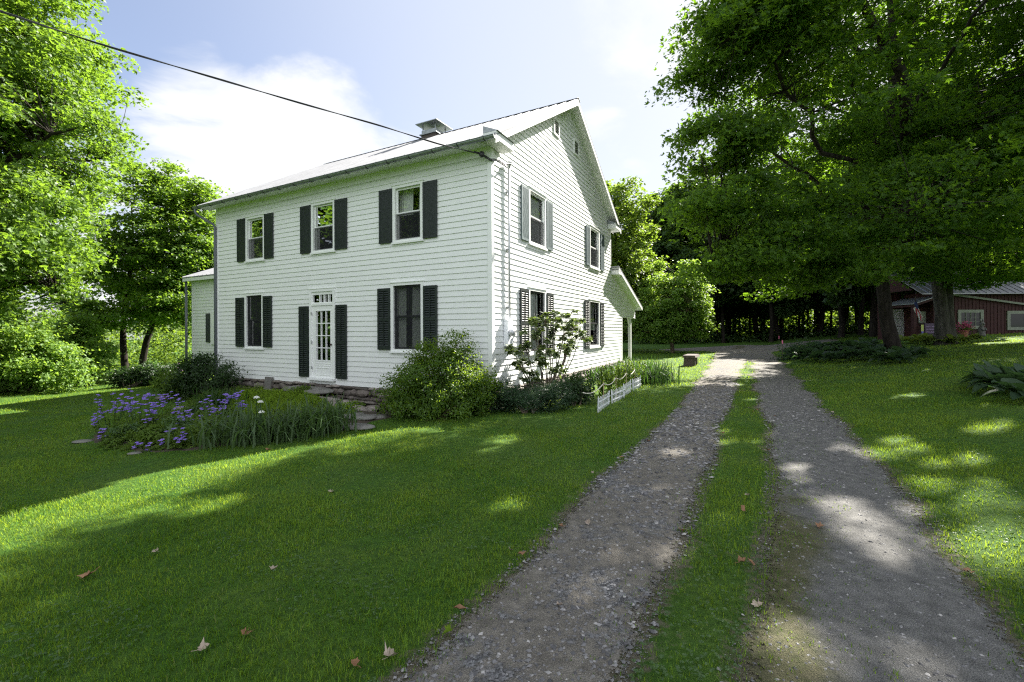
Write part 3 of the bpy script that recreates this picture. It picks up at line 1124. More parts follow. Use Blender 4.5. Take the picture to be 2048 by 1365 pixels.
# half-round gutter with straps
mb = MB()
r = .062
gy, gz = -EV - .055, roofz(-EV) - .055
th_ = np.linspace(np.pi, 2 * np.pi, 9)
for x in (0,):
    xa, xb = -FL - .42, OV + .02
    V = []
    for xx in (xa, xb):
        for rr in (r, r - .006):
            for a in th_:
                V.append((xx, gy + rr * math.cos(a), gz + rr * math.sin(a)))
    n = 9
    f = []
    for i in range(n - 1):
        f += [(i, i + 1, 2 * n + i + 1, 2 * n + i), (n + i + 1, n + i, 3 * n + i, 3 * n + i + 1)]
    f += [(0, 2 * n, 3 * n, n), (n - 1, 2 * n - 1, 4 * n - 1, 3 * n - 1)]
    f += [tuple(range(0, n)), tuple(range(2 * n, 3 * n))[::-1]]
    mb.add(V, f)
    mb.tube([(xa, gy - r, gz + .004), (xb, gy - r, gz + .004)], .010, 6)
gut = mb.build('gutter', M['galv'], house)
for i in range(17):
    x = xb - .25 - i * .68
    mb = MB()
    mb.tube([(x, gy - (r + .007) * math.cos(a), gz - (r + .007) * math.sin(a)) for a in np.linspace(-.1, np.pi, 9)], .009, 4)
    mb.build('gutter_strap', M['dark'], gut)
mb = MB()
dx = -FL - .02
mb.tube([(dx - .35, gy, gz - r + .01), (dx - .35, gy, gz - .16), (dx - .33, gy + .05, gz - .24), (dx + .0, -.10, gz - .52), (dx + .03, -.07, gz - .62), (dx + .03, -.07, .02)], .042, 8)
mb.build('downspout', M['grey_pipe'], house, smooth=True)

# chimney with a galvanised cap
mb = MB()
cx0, cx1, cy0, cy1 = -5.56, -4.90, 4.38, 5.06
mb.box(cx0, cx1, cy0, cy1, 8.0, 8.83)
ch = mb.build('chimney', M['brick'], roof)
mb = MB()
mb.box(cx0 - .05, cx1 + .05, cy0 - .05, cy1 + .05, 8.80, 8.835)
mb.box(cx0 + .01, cx1 - .01, cy0 + .01, cy1 - .01, 8.835, 8.97)
for x in (cx0 + .03, cx1 - .06):
    for y in (cy0 + .03, cy1 - .06):
        mb.box(x, x + .03, y, y + .03, 8.97, 9.20)
ox, mx, my = .15, (cx0 + cx1) / 2, (cy0 + cy1) / 2
v = [(cx0 - ox, cy0 - ox, 9.20), (cx1 + ox, cy0 - ox, 9.20), (cx1 + ox, cy1 + ox, 9.20), (cx0 - ox, cy1 + ox, 9.20), (mx, my, 9.40)]
v += [(a, b, c - .025) for a, b, c in v[:4]]
mb.add(v, [(0, 1, 4), (1, 2, 4), (2, 3, 4), (3, 0, 4), (0, 5, 6, 1), (1, 6, 7, 2), (2, 7, 8, 3), (3, 8, 5, 0), (8, 7, 6, 5)])
mb.build('chimney_cap', M['galv'], roof)

# lean-to porch at the back
mb = MB()
slab(GD + .0, 13.85, leanz, -7.0, OV, mb)
ribs(GD + .02, 13.86, leanz, -7.0, OV, mb, .458)
lean = mb.build('porch_roof', M['roof'], house)
mb = MB()
for (xa, xb, d0, d1) in ((.027, OV - .03, th + .006, th + .022), (OV - .03, OV - .004, th + .004, .17), (.0, .03, th + .022, .12)):
    v = [(x, t, leanz(t) - d) for x in (xa, xb) for t in (GD + .06, 13.82) for d in (d1, d0)]
    mb.add(v, np.array([(0, 1, 3, 2), (4, 6, 7, 5), (0, 4, 5, 1), (2, 3, 7, 6), (0, 2, 6, 4), (1, 5, 7, 3)]))
mb.box(.03, OV - .004, GD + .05, GD + .32, leanz(GD) - .32, leanz(GD + .32) - .05)
mb.box(-.14, .024, 11.27, 13.75, BEAM - .03, BEAM + .0)
mb.box(-7, OV - .03, 13.78, 13.81, leanz(13.8) - .17, leanz(13.8) - .04)
mb.build('porch_trim', M['soffit'], lean)
mb = MB()
mb.box(-.16, -.03, 13.02, 13.15, -.05, BEAM - .03)
mb.box(-.18, -.01, 13.0, 13.17, .1, .2)
mb.build('porch_post', M['trim'], house)
mb = MB()
mb.tube([(-.09, 13.02, 1.82), (-.09, 12.62, BEAM - .03)], .03, 4)
mb.build('porch_brace', M['trim'], house)
mb = MB()
mb.box(-7, 0, GD, 13.7, -.1, .12)
mb.box(-7, -.1, 11.15, 11.2, .12, BEAM + .5)
mb.build('porch_floor', M['slab'], house)

# rear wing at the far left
WS, WT = 16.1, 2.0
mb = MB()
siding(mb, lambda s, z, o: (-s, WT - o, z), lambda z: FL, lambda z: WS, B0, 3.86, [], B0)
mb.box(-WS, -WS + .06, WT, 7.0, B0, 3.86)
mb.add([(-WS, WT, 3.86), (-WS, 7.0, 3.86), (-WS, 4.5, 5.0)], [(0, 1, 2)])
mb.box(-WS, -FL, 6.94, 7.0, B0, 3.86)
mb.box(-WS - .015, -WS + .06, WT - .028, WT - .015, B0, 3.86)
mb.build('wing_wall', M['siding'], house)
mb = MB()
wz = lambda t: 3.98 + .42 * ((t - 1.65) if t <= 4.5 else (7.35 - t))
slab(1.65, 4.5, wz, -WS - .12, -FL, mb)
slab(4.502, 7.35, wz, -WS - .12, -FL, mb)
ribs(1.64, 4.49, wz, -WS - .12, -FL - .05, mb)
mb.build('wing_roof', M['roof'], house)
mb = MB()
mb.box(-WS - .10, -FL, 1.68, WT - .028, 3.84, 3.855)
mb.box(-WS - .10, -FL, 1.66, 1.68, 3.80, 3.93)
mb.build('wing_eave', M['soffit'], house)
shutter(lambda s, z, o: (-s, WT - o, z), 14.68, 15.0, 1.24, 2.43, False, M['shutter'])
mb = MB()
mb.box(-14.63, -13.7, WT - .07, WT - .022, 1.15, 2.5)
mb.build('wing_window', M['trim'], house)
mb = MB()
mb.tube([(-WS - .10, 1.80, 3.84), (-WS - .10, 1.80, -.9)], .05, 8)
mb.build('wing_downspout', M['grey_pipe'], house, smooth=True)

# service mast, meter socket and dome meter on the gable
mb = MB()
mb.tube([(.075, .69, 1.88), (.075, .69, 5.45)], .030, 8)
mb.tube([(.075, .69, 5.45), (.085, .68, 5.54), (.12, .66, 5.60), (.16, .64, 5.56)], [.032, .05, .055, .03], 8)
for zz in (2.2, 3.55, 4.9):
    mb.box(.02, .078, .645, .735, zz, zz + .035)
mb.build('service_conduit', M['conduit'], house, smooth=True)
mb = MB()
mb.box(.022, .135, .50, .74, 1.30, 1.88)
mb.prism([(.022, 1.88), (.14, 1.88), (.13, 1.905), (.022, 1.915)], 1, .495, .745)
mt = mb.build('meter_box', M['plastic'], house)
mb = MB()
mb.tube([(.135, .62, 1.62), (.17, .62, 1.62), (.23, .62, 1.62), (.25, .62, 1.62)], [.09, .09, .08, .05], 16)
mb.build('meter_dome', M['conduit'], mt, smooth=True)

# ---- power cable to the house (two twisted strands)
ends = [(-400, -120), (0, 22), (200, 88), (400, 147), (600, 206), (760, 251), (880, 289), (965, 309)]
pts = []
for (px, py) in ends:
    k = (px + 400) / 1365.
    Y = 1 / ((1 - k) / 5.2 + k / 9.86)
    if px == -400:
        Y = 5.2
    pts.append(((px - 1024) / 901.7 * Y, Y, EYE - (py - 662.5 + .0043 * (px - 1024)) / 901.7 * Y))
pts = np.array(pts)
tt = np.linspace(0, len(pts) - 1, 260)
P = np.stack([np.interp(tt, range(len(pts)), pts[:, i]) for i in range(3)], 1)
for _ in range(40):
    P[1:-1] = .5 * P[1:-1] + .25 * (P[:-2] + P[2:])
cab = empty('power_cable', tuple(P[-1]), 0, 'black twisted power cable sagging from the upper left to the house corner', 'cable')
mb = MB()
ph = np.cumsum(np.r_[0, np.linalg.norm(np.diff(P, axis=0), axis=1)]) * 2.6
for k in (0, np.pi):
    Q = P - P[-1] + .008 * np.stack([np.cos(ph + k), 0 * ph, np.sin(ph + k)], 1)
    mb.tube(Q, .009, 5)
mb.build('strand', M['cable'], cab, smooth=True)
hx = lambda l: (HC[0] + l[0] * math.cos(HTH) + l[1] * math.sin(HTH), HC[1] - l[0] * math.sin(HTH) + l[1] * math.cos(HTH), l[2])
E0 = np.array(hx((.16, .64, 5.55))) - P[-1]
A0 = np.array(hx((.14, .10, 5.44))) - P[-1]
mb = MB()
for k in (-.02, .0, .02):
    mb.tube([(0, 0, k), tuple(A0 * .5 + (0, 0, k - .05)), tuple(A0 + (0, 0, k)), tuple((A0 + E0) / 2 + (0, 0, -.07 + k)), tuple(E0 + (k, 0, .0))], .008, 5)
mb.build('drip_loop', M['cable'], cab, smooth=True)
mb = MB()
mb.blob((0, 0, 0), (.06, .045, .07), 2, .1)
mb.tube([(0, 0, 0), (-.16, -.06, .035)], [.03, .012], 6)
mb.tube([(0, 0, 0), tuple(np.array(hx((-.10, .0, 5.52))) - P[-1])], .012, 6)
mb.build('cable_clamp', M['rubber'], cab)

# ------------------------------------------------------------------ foliage tools
LEAF = {
    # local leaf outlines: list of triangles in (across, along)
    'kite': (np.array([(0, 0), (.42, .45), (0, 1), (-.42, .45)]), np.array([(0, 1, 2), (0, 2, 3)])),
    'oval': (np.array([(0, 0), (.2, .3), (.2, .68), (0, 1), (-.2, .68), (-.2, .3)]), np.array([(0, 1, 5), (1, 2, 5), (5, 2, 4), (4, 2, 3)])),
    'maple': (np.array([(0, .1), (-.2, .22), (0, 1.), (.2, .22), (0, 0), (-.1, .5), (-.62, .62), (-.35, .12), (.1, .5), (.62, .62), (.35, .12)]),
              np.array([(0, 3, 2), (0, 2, 1), (4, 5, 6), (4, 6, 7), (4, 9, 8), (4, 10, 9)])),
    'thin': (np.array([(-.09, 0), (.09, 0), (0, 1)]), np.array([(0, 1, 2)])),
}


def leaves(mb, C, N, size, shape='kite', q=rng, m=0, along=None, fold=.25):
    """C centres, N normals (unit-ish), size array -> one small blade each"""
    n = len(C)
    N = N / (np.linalg.norm(N, axis=1)[:, None] + 1e-9)
    r = q.normal(size=(n, 3)) if along is None else along
    A = r - (r * N).sum(1)[:, None] * N
    A /= np.linalg.norm(A, axis=1)[:, None] + 1e-9
    B = np.cross(N, A)
    P, T = LEAF[shape]
    S = np.asarray(size).reshape(-1, 1, 1) if np.ndim(size) else np.full((n, 1, 1), size)
    V = C[:, None] + S * (P[None, :, 0:1] * B[:, None] + (P[None, :, 1:2] - .5) * A[:, None] + fold * np.abs(P[None, :, 0:1]) * N[:, None])
    k = len(P)
    F = (T[None] + (np.arange(n) * k)[:, None, None]).reshape(-1, 3)
    mb.add(V.reshape(-1, 3), F, m)


def in_lobes(lobes, n, q, shell=.45):
    """points spread through a set of ellipsoids, leaning to the outside"""
    vol = np.array([r[0] * r[1] * r[2] for c, r in lobes]) ** .8
    k = q.choice(len(lobes), n, p=vol / vol.sum())
    d = q.normal(size=(n, 3))
    d /= np.linalg.norm(d, axis=1)[:, None]
    rad = q.uniform(0, 1, n) ** shell
    c = np.array([l[0] for l in lobes], float)[k]
    r = np.array([l[1] for l in lobes], float)[k]
    return c + d * r * rad[:, None], d


SHAFTS = []
for px_, py_, r_ in ((1562, 872, .22), (1640, 888, .24), (1668, 893, .18), (1592, 935, .2), (1655, 1003, .22), (1700, 1012, .22), (1600, 960, .12), (1450, 882, .22), (1520, 884, .16), (1440, 862, .2),
                     (1640, 1290, .20), (1560, 1270, .14), (1830, 1330, .13), (1755, 908, .26), (1722, 900, .2), (1835, 895, .2), (1935, 920, .25), (1980, 965, .2), (1880, 975, .14),
                     (2030, 1075, .18), (1805, 795, .3), (1830, 790, .25), (1720, 733, .35), (1785, 741, .3), (1862, 741, .35), (1345, 905, .18), (1335, 985, .2), (1225, 1110, .13), (1330, 1105, .16), (1180, 1180, .12),
                     (1010, 880, .35), (985, 902, .2), (420, 1012, .3), (300, 1022, .25), (1445, 1045, .16), (1010, 1010, .2), (1500, 800, .25), (1470, 770, .3), (1500, 722, .6), (1440, 735, .6), (1910, 684, .5)):
    SHAFTS.append((np.array(gpx(px_, py_)), r_))
_q = np.random.default_rng(9)
for _ in range(16):
    SHAFTS.append((np.array(gpx(_q.uniform(1720, 2045), _q.uniform(735, 1120))), _q.uniform(.14, .3)))


def bez(a, b, c, n):
    t = np.linspace(0, 1, n)[:, None]
    return (1 - t) ** 2 * a + 2 * t * (1 - t) * b + t * t * c


def tree(name, label, base, r0, lobes, ncl, nleaf, size, leafm, bark, seed, category='tree', group=None, spray=.75, flat=.4,
         shape='kite', keep=None, limbs=(), top=None, nlimb=10, stems=None, fork=None, droop=.0, shell=.42, twigs=True, collar=True, gap=.28, holes=False):
    q = np.random.default_rng(seed)
    base = np.array(base, float)
    root = empty(name, tuple(base), 0, label, category, group)
    lobes = [(np.array(c, float), np.array(r, float)) for c, r in lobes]
    C, D = in_lobes(lobes, int(ncl * 2.2), q, shell)
    # lumpy outline: drop centres by a slow noise so gaps open in the crown
    k = q.normal(size=(5, 3)) * .75
    ph = q.uniform(0, 6.28, 5)
    nz = np.sin(C @ k.T + ph).sum(1) + .8 * np.sin(C @ (k[:3] * 2.4).T + ph[2:]).sum(1)
    okk = nz > np.quantile(nz, gap)
    if keep is not None:
        okk &= keep(C)
    C, D = C[okk][:ncl], D[okk][:ncl]
    cen = C.mean(0)
    zmax = C[:, 2].max()
    topz = top or (base[2] + .80 * (zmax - base[2]))
    tb = MB()
    n = 9
    stems = stems or [((0, 0), (cen[0] - base[0]) * .6, (cen[1] - base[1]) * .6)]
    nodes, nrad = [], []
    for si, (o, lx, ly) in enumerate(stems):
        t = np.linspace(0, 1, n)
        hgt = topz - base[2]
        P = np.stack([base[0] + o[0] + lx * t ** 1.4 + .015 * hgt * np.sin(t * 7 + seed + si), base[1] + o[1] + ly * t ** 1.4 + .012 * hgt * np.sin(t * 6 + 2 * seed),
                      base[2] - .15 + (hgt + .15) * t ** 1.15], 1)
        rr = r0 * (1 - .86 * t) ** .9
        if collar:
            P = np.concatenate([P[:1], [P[0] + (P[1] - P[0]) * .16], [P[0] + (P[1] - P[0]) * .5], P[1:]])
            rr = np.concatenate([[r0 * 1.5], [r0 * 1.15], [r0 * 1.02], rr[1:]])
        tb.tube(P - base, rr, 14)
        S = np.stack([np.interp(np.linspace(0, 1, 40), np.linspace(0, 1, len(P)), P[:, i]) for i in range(3)], 1)
        SR = np.interp(np.linspace(0, 1, 40), np.linspace(0, 1, len(P)), rr)
        lowlim = fork or base[2] + .3 * hgt
        okn = S[:, 2] > lowlim
        nodes.append(S[okn])
        nrad.append(SR[okn])
    trunk_nodes, trunk_r = np.concatenate(nodes), np.concatenate(nrad)
    LN, LR_ = [trunk_nodes], [trunk_r]
    for path, rad in limbs:
        Pp = np.array(path, float)
        s = np.linspace(0, len(Pp) - 1, 26)
        Q = np.stack([np.interp(s, range(len(Pp)), Pp[:, i]) for i in range(3)], 1)
        for _ in range(3):
            Q[1:-1] = .5 * Q[1:-1] + .25 * (Q[:-2] + Q[2:])
        rr = np.linspace(rad, rad * .35, 26)
        tb.tube(Q - base, rr, 8)
        LN.append(Q)
        LR_.append(rr)
    # main limbs reach well spread cluster centres
    far = [int(q.integers(len(C)))]
    dist = np.linalg.norm(C - C[far[0]], axis=1)
    while len(far) < nlimb:
        i = int(np.argmax(dist * (1 + .0 * dist)))
        far.append(i)
        dist = np.minimum(dist, np.linalg.norm(C - C[i], axis=1))
    for i in far:
        T = C[i]
        hd = np.linalg.norm(T[:2] - trunk_nodes[:, :2], axis=1)
        want = T[2] - .75 * hd
        j = int(np.argmin(np.abs(trunk_nodes[:, 2] - want) + .15 * hd))
        A = trunk_nodes[j]
        mid = A + (T - A) * .45 + np.array([0, 0, .16 * np.linalg.norm(T - A)]) + q.normal(size=3) * .05 * np.linalg.norm(T - A)
        Q = bez(A, mid, A + (T - A) * .96, 14)
        Q[1:-1] += q.normal(size=(12, 3)) * .012 * np.linalg.norm(T - A)
        ra = min(trunk_r[j] * .62, .03 + .022 * np.linalg.norm(T - A))
        rr = np.linspace(ra, max(.012, ra * .18), 14)
        tb.tube(Q - base, rr, 7, cap=False)
        LN.append(Q)
        LR_.append(rr)
    LNa, LRa = np.concatenate(LN), np.concatenate(LR_)
    if twigs:
        for T in C:
            w = np.linalg.norm(LNa - T, axis=1) + .8 * np.clip(LNa[:, 2] - T[2], 0, None)
            j = int(np.argmin(w))
            A = LNa[j]
            L = np.linalg.norm(T - A)
            if L < .25:
                continue
            mid = A + (T - A) * .5 + np.array([0, 0, .12 * L]) + q.normal(size=3) * .06 * L
            ra = min(LRa[j] * .6, .006 + .009 * L)
            tb.tube(bez(A, mid, T, 6) - base, np.linspace(ra, .004, 6), 4, cap=False)
    tb.build('trunk', bark, root, smooth=True)
    # leaf sprays
    cb = MB()
    n = len(C)
    k = q.poisson(nleaf, n)
    idx = np.repeat(np.arange(n), k)
    out = C - cen
    out /= np.linalg.norm(out, axis=1)[:, None] + 1e-9
    u = q.normal(size=(len(idx), 3))
    u /= np.linalg.norm(u, axis=1)[:, None]
    u *= (q.uniform(0, 1, len(idx)) ** .5)[:, None]
    sz = (spray * q.uniform(.65, 1.35, n))[idx][:, None]
    P = u * sz * np.array([1, 1, flat])
    # sprays tilt down and outwards at the tips
    rad = (P * out[idx]).sum(1)
    P[:, 2] -= (droop + .25) * rad * np.sign(rad) * (np.abs(rad) / sz[:, 0])
    P += C[idx]
    if holes:     # gaps in the canopy that let flecks of sun through to the ground
        ok = np.ones(len(P), bool)
        sd = np.array(sdir)
        for o_, r_ in SHAFTS:
            v = P - o_
            t = v @ sd
            d_ = np.linalg.norm(v - t[:, None] * sd, axis=1)
            ok &= ~((d_ < r_ * (1 + .35 * np.sin(t * 1.3 + r_ * 40))) & (t > 0) & (q.uniform(0, 1, len(P)) > .06))
        P, idx = P[ok], idx[ok]
    N = np.array([0, 0, 1.]) * .8 + q.normal(size=(len(idx), 3)) * .5 + out[idx] * .35
    al = out[idx] * .8 + q.normal(size=(len(idx), 3)) * .7 - np.array([0, 0, .45])
    leaves(cb, P - base, N, size * q.uniform(.65, 1.25, len(idx)), shape, q, along=al)
    cb.build('crown', leafm, root)
    return root


# ------------------------------------------------------------------ trees
def lawn_gap(C):   # no boughs over the strip of lawn that the sun reaches past the house
    return C[:, 0] - 1.043 * C[:, 1] > -10.1 + .3 * np.sin(C[:, 2] * 1.3)


gz_ = lambda x, y: float(G(x, y))
T1 = (14.9, 17.6)
tree('maple_tree', 'big shady maple with a dark trunk rising out of the hosta bed beside the drive', (T1[0], T1[1], gz_(*T1)), .25,
     [((13, 15.5, 11), (5, 5, 5.5)), ((8.6, 12.8, 9.5), (3.1, 2.6, 4.2)), ((6.9, 12.6, 5.4), (2.2, 2.2, 2.8)), ((11, 13.5, 5.0), (4, 3, 2.3)),
      ((14.5, 13.5, 7.5), (4, 3, 4)), ((13, 14, 17), (4.5, 4.5, 4.5)), ((7.0, 11.4, 10.8), (2.6, 2.2, 2.2)), ((9.5, 12.2, 14), (3, 2.5, 3)), ((17, 17, 7.5), (3.6, 4, 4.5)),
      ((10.5, 15.5, 4.2), (3.2, 3, 1.6)), ((11.3, 15.2, 3.0), (1.7, 1.2, .6)), ((8.8, 14, 3.9), (2, 1.6, .9)), ((10.2, 17.6, 11), (3, 2.5, 4.5)), *[((x_, y_, z_), (1.25, 1.0, .55)) for x_, y_, z_ in ((5.8, 12.2, 6.7), (5.9, 12.4, 8.6), (5.5, 12, 4.9), (6.0, 12.3, 10.1), (6.4, 12.6, 3.6)) for k_ in range(4)], *[((5.7, 11.3, 9.7), (1.5, 1.2, .9))] * 5, ((8, 15, 11), (2.4, 2.4, 3.5))],
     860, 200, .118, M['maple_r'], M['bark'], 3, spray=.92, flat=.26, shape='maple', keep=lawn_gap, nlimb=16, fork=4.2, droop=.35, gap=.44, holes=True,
     limbs=[([(14.8, 17.3, 5.6), (13.7, 15.6, 7.6), (11.9, 13.6, 9.3), (10.8, 13.2, 10.2), (9.9, 13.0, 11.6), (9.4, 13.0, 14)], .21),
            ([(11.0, 13.3, 9.9), (10.0, 13.0, 9.6), (9.1, 12.8, 10.6), (8.5, 12.6, 12.2)], .10)])
T2 = (19.7, 20.7)
tree('maple_tree', 'old maple with a thick furrowed double trunk in front of the red barn', (T2[0], T2[1], gz_(*T2)), .275,
     [((19.5, 20, 12), (5.5, 5, 6)), ((16.6, 17.5, 8), (3, 3, 3.4)), ((22.5, 19, 8.5), (4, 4, 3.2)), ((19, 19, 17.5), (5, 5, 5)),
      ((21.3, 19.0, 4.4), (3., 1.6, .7)), ((24, 20.5, 6.5), (3, 2.5, 1.8)), ((23.5, 20, 4.9), (3, 1.5, .8)), ((20.5, 19.5, 5.2), (2.5, 1.5, .8)), ((23.5, 20.6, 5.5), (3.2, 1.5, 1.)), ((21.3, 20.2, 5.6), (2.5, 1.4, .9)), ((23.2, 19.6, 4.4), (2.8, 1.2, .6)), ((24.5, 20.2, 5.0), (2.8, 1.2, .8)), *[((20.6, 19, 3.8), (1.7, 1., .45))] * 5, *[((21.9, 19.4, 4.4), (1.5, 1., .5))] * 5, *[((16.3, 18, 3.8), (1.2, .9, .5))] * 4, ((16.5, 19.5, 5.6), (2.6, 2.2, 1.6))],
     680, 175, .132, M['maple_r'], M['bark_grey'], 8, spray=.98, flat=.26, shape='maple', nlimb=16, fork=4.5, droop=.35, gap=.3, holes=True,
     stems=[((-.22, 0), -.9, -.4), ((.27, .1), .9, .2)],
     limbs=[([(19.3, 20.6, 6.2), (21.6, 20., 7.6), (23.5, 19.6, 9.2), (25.5, 19.5, 10)], .22)])
T3 = (23.5, 14.5)
tree('maple_tree', 'overhanging maple whose boughs fill the upper right corner', (T3[0], T3[1], gz_(*T3)), .45,
     [((21, 14.5, 10), (5, 4.5, 5)), ((17, 14.2, 10), (3.2, 2.6, 3.2)), ((18, 12.5, 11), (3.5, 3, 3.5)), ((20, 13, 5.6), (3.5, 2.6, 1.4)), ((18.6, 17.3, 3.9), (1.9, 1.3, .5)), ((20.5, 17.5, 4.6), (2, 1.3, .6)), ((21, 13, 16), (5, 4, 4)), ((15.5, 9.5, 12), (3, 2.5, 3)), ((25, 14, 9), (4, 4, 5))],
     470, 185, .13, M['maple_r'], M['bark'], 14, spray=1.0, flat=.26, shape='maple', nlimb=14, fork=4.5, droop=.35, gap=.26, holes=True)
tree('maple_tree', 'tall bright maple at the left edge, its boughs sweeping over pale bushes', (-21.5, 17, gz_(-21.5, 17)), .42,
     [((-21.3, 17, 11), (5.8, 5, 7)), ((-17.4, 15.6, 7.5), (3.2, 3, 4)), ((-18, 15, 4.2), (3.6, 2.6, 1.8)), ((-20.6, 16, 17.5), (4.4, 4.4, 5)), ((-18.6, 16.2, 10.5), (2.8, 2.6, 4)),
      ((-15.4, 14.2, 4.6), (1.8, 1.6, 1.2)), ((-19, 15.5, 3.2), (4, 2.5, 1.3))],
     1150, 140, .145, M['maple_l'], M['bark'], 21, spray=.85, flat=.5, shape='maple', nlimb=16, fork=3.2, droop=.3, gap=.12)
tree('maple_tree', 'two-stemmed maple with leaning dark trunks behind the left end of the house', (-21.8, 25.5, gz_(-21.8, 25.5)), .19,
     [((-20.6, 25.5, 7), (4.0, 3.6, 4.8)), ((-18.0, 25, 5.4), (2.0, 2.4, 2.6)), ((-22.5, 25.5, 4.2), (3, 2.6, 1.8)), ((-18.6, 24.4, 3.6), (2.2, 2, 1.2)), ((-23.5, 24.5, 3.2), (2.4, 2, 1.3)), ((-21, 24.2, 2.6), (3.2, 1.6, .8)), ((-17.6, 24.6, 3.0), (1.6, 1.6, 1.4)), ((-19, 26, 8.6), (2.4, 2.4, 2.2)), ((-18.4, 26.4, 7.0), (2.2, 2.4, 3.2)), ((-21, 25.5, 8.5), (3, 3, 3.2))],
     620, 105, .17, M['maple_l'], M['bark'], 27, spray=.75, flat=.4, nlimb=12, fork=2.6, gap=.3, top=9., stems=[((-.1, 0), .1, .3), ((.9, 0), 3.0, 0)])
tree('broadleaf_tree', 'rounded green tree rising behind the back porch of the house', (7.8, 33, gz_(7.8, 33)), .25,
     [((7.8, 33, 7.2), (3.0, 3, 5.6)), ((9.4, 32, 4.6), (2.4, 2, 2.6)), ((6, 33, 5), (3, 3, 3.5)), ((8.6, 32.5, 2.6), (3, 2, 1.6))],
     620, 85, .22, M['maple_far'], M['bark'], 31, gap=.2, spray=.72, flat=.6, nlimb=10, fork=1.5)
tree('broadleaf_tree', 'low pale-green tree glowing in the sun beyond the porch post', (10.6, 30, gz_(10.6, 30)), .14,
     [((10.8, 30, 3.9), (2.4, 2.2, 2.8)), ((9.6, 29.8, 2.6), (1.8, 1.6, 1.8)), ((12, 30, 2.6), (1.4, 1.4, 1.6))],
     420, 85, .16, M['bush_l'], M['twig'], 33, gap=.2, spray=.5, flat=.6, nlimb=9, fork=.8)
tree('broadleaf_tree', 'dark wood-edge tree whose tip is the higher of two above the small pale tree', (19.6, 46, gz_(19.6, 46)), .3,
     [((19.6, 46, 12), (3.4, 3.4, 7)), ((18.6, 45, 7), (3, 3, 4)), ((21, 46, 8), (3, 3, 4))],
     430, 70, .34, M['woods'], M['bark'], 37, spray=.95, flat=.6, nlimb=10)
tree('broadleaf_tree', 'dark wood-edge tree at the left end of the woods, shorter than its neighbour', (16.2, 47, gz_(16.2, 47)), .3,
     [((16.2, 47, 11), (3.0, 3.2, 6.6)), ((15.2, 46, 8), (2, 3, 3)), ((16.6, 46, 5), (3, 3, 3))],
     380, 70, .34, M['woods'], M['bark'], 39, spray=.95, flat=.6, nlimb=10)
tree('maple_tree', 'maple beside the front lawn that shows only mirrored in the upper house windows', (-21, 3, gz_(-21, 3)), .4,
     [((-21, 3, 8.5), (5, 6, 6)), ((-20, 1, 5), (4, 5, 3))], 330, 80, .24, M['maple_r'], M['bark'], 43, spray=.9, flat=.5, nlimb=10)

# (more trees for the windows to mirror follow with the woodland copies)
# the wood behind the turnaround: a few kinds, each copied with its parts
kinds = []
wl = 'slim dark trunk in the shaded row of woodland trees behind the gravel turnaround'
wg = 'woodland trees behind the turnaround'
for i, (h, w, lo_) in enumerate(((17, 3.2, 3.4), (19, 3.0, 4.2), (15, 2.8, 2.6), (18, 3.4, 2.4))):
    kinds.append(tree('woodland_tree', wl, (0, 0, 0), .17 + .04 * i,
                      [((0, 0, (h + lo_) / 2), (w, w, (h - lo_) / 2)), ((w * .4, -w * .3, lo_ + 1.5), (w * .7, w * .7, 1.8)), ((-w * .4, w * .2, lo_ + 2.2), (w * .7, w * .6, 1.8))],
                      230, 62, .42, M['woods'], M['bark'], 50 + i, group=wg, spray=1.0, flat=.5, nlimb=9, twigs=False))
q = np.random.default_rng(77)
spots = []
for row, (y0, n) in enumerate(((45.5, 17), (50.5, 16), (56, 14))):
    for i in range(n):
        x = 14.5 + (i + q.uniform(.1, .9)) * (62 - 14.5) / n
        y = y0 + q.uniform(-1.6, 1.6) - .12 * (x - 20)
        if row == 0 and abs(x - 17.5) < 3:
            continue
        spots.append((x, y))
spots += [(26.2, 36.2), (26.8, 33.2), (26.8, 30.4), (25.2, 27.8), (29.5, 38), (34, 33.5), (38.5, 36), (31, 38), (43, 34), (36, 40)]
for i, (x, y) in enumerate(spots):
    k = kinds[i % 4]
    if i < 4:
        o = k
    else:
        o = copy_tree(k)
    o.location = (x, y, gz_(x, y))
    o.rotation_euler = (0, 0, q.uniform(0, 6.28))
    o.scale = (1, 1, 1) if i < 4 else (q.uniform(.85, 1.15),) * 2 + (q.uniform(.85, 1.1),)
for i, (x, y, s_) in enumerate(((-25, 9.5, .95), (-30, 3, 1.1), (-29, -5, 1.), (-33, -11, 1.1), (-31, -18, 1.), (-36, -4, 1.2), (-27, -11, .7), (-30, 14, 1.))):
    o = copy_tree(kinds[(i + 3) % 4])
    o.location = (x, y, gz_(x, y) - 2.2)
    o.scale = (s_ * 1.35, s_ * 1.35, s_)
    o.rotation_euler = (0, 0, i)
    o['label'] = 'tree left of the lawn that shows only mirrored in the front window glass'
    o['group'] = 'trees mirrored in the front windows'
# bare pole-like trunks inside the wood
polem = MB()
t_ = np.linspace(0, 1, 8)
polem.tube(np.stack([.12 * np.sin(t_ * 5), .1 * np.sin(t_ * 4 + 1), -.2 + 9.2 * t_], 1), .10 * (1 - .55 * t_), 7)
pole = polem.build('sapling_trunk', M['bark'], None, smooth=True, label='thin bare sapling trunk in the dim wood behind the turnaround', category='tree trunk', group='sapling trunks in the wood')
for i in range(44):
    o = pole if i == 0 else pole.copy()
    if i:
        COL.objects.link(o)
    x = 13 + 44 * (i + q.uniform(0, 1)) / 44
    y = q.uniform(45, 59) - .12 * (x - 20)
    o.location = (x, y, gz_(x, y))
    s = q.uniform(.6, 1.5)
    o.scale = (s, s, q.uniform(.8, 1.1))
    o.rotation_euler = (q.uniform(-.05, .05), q.uniform(-.05, .05), q.uniform(0, 6))


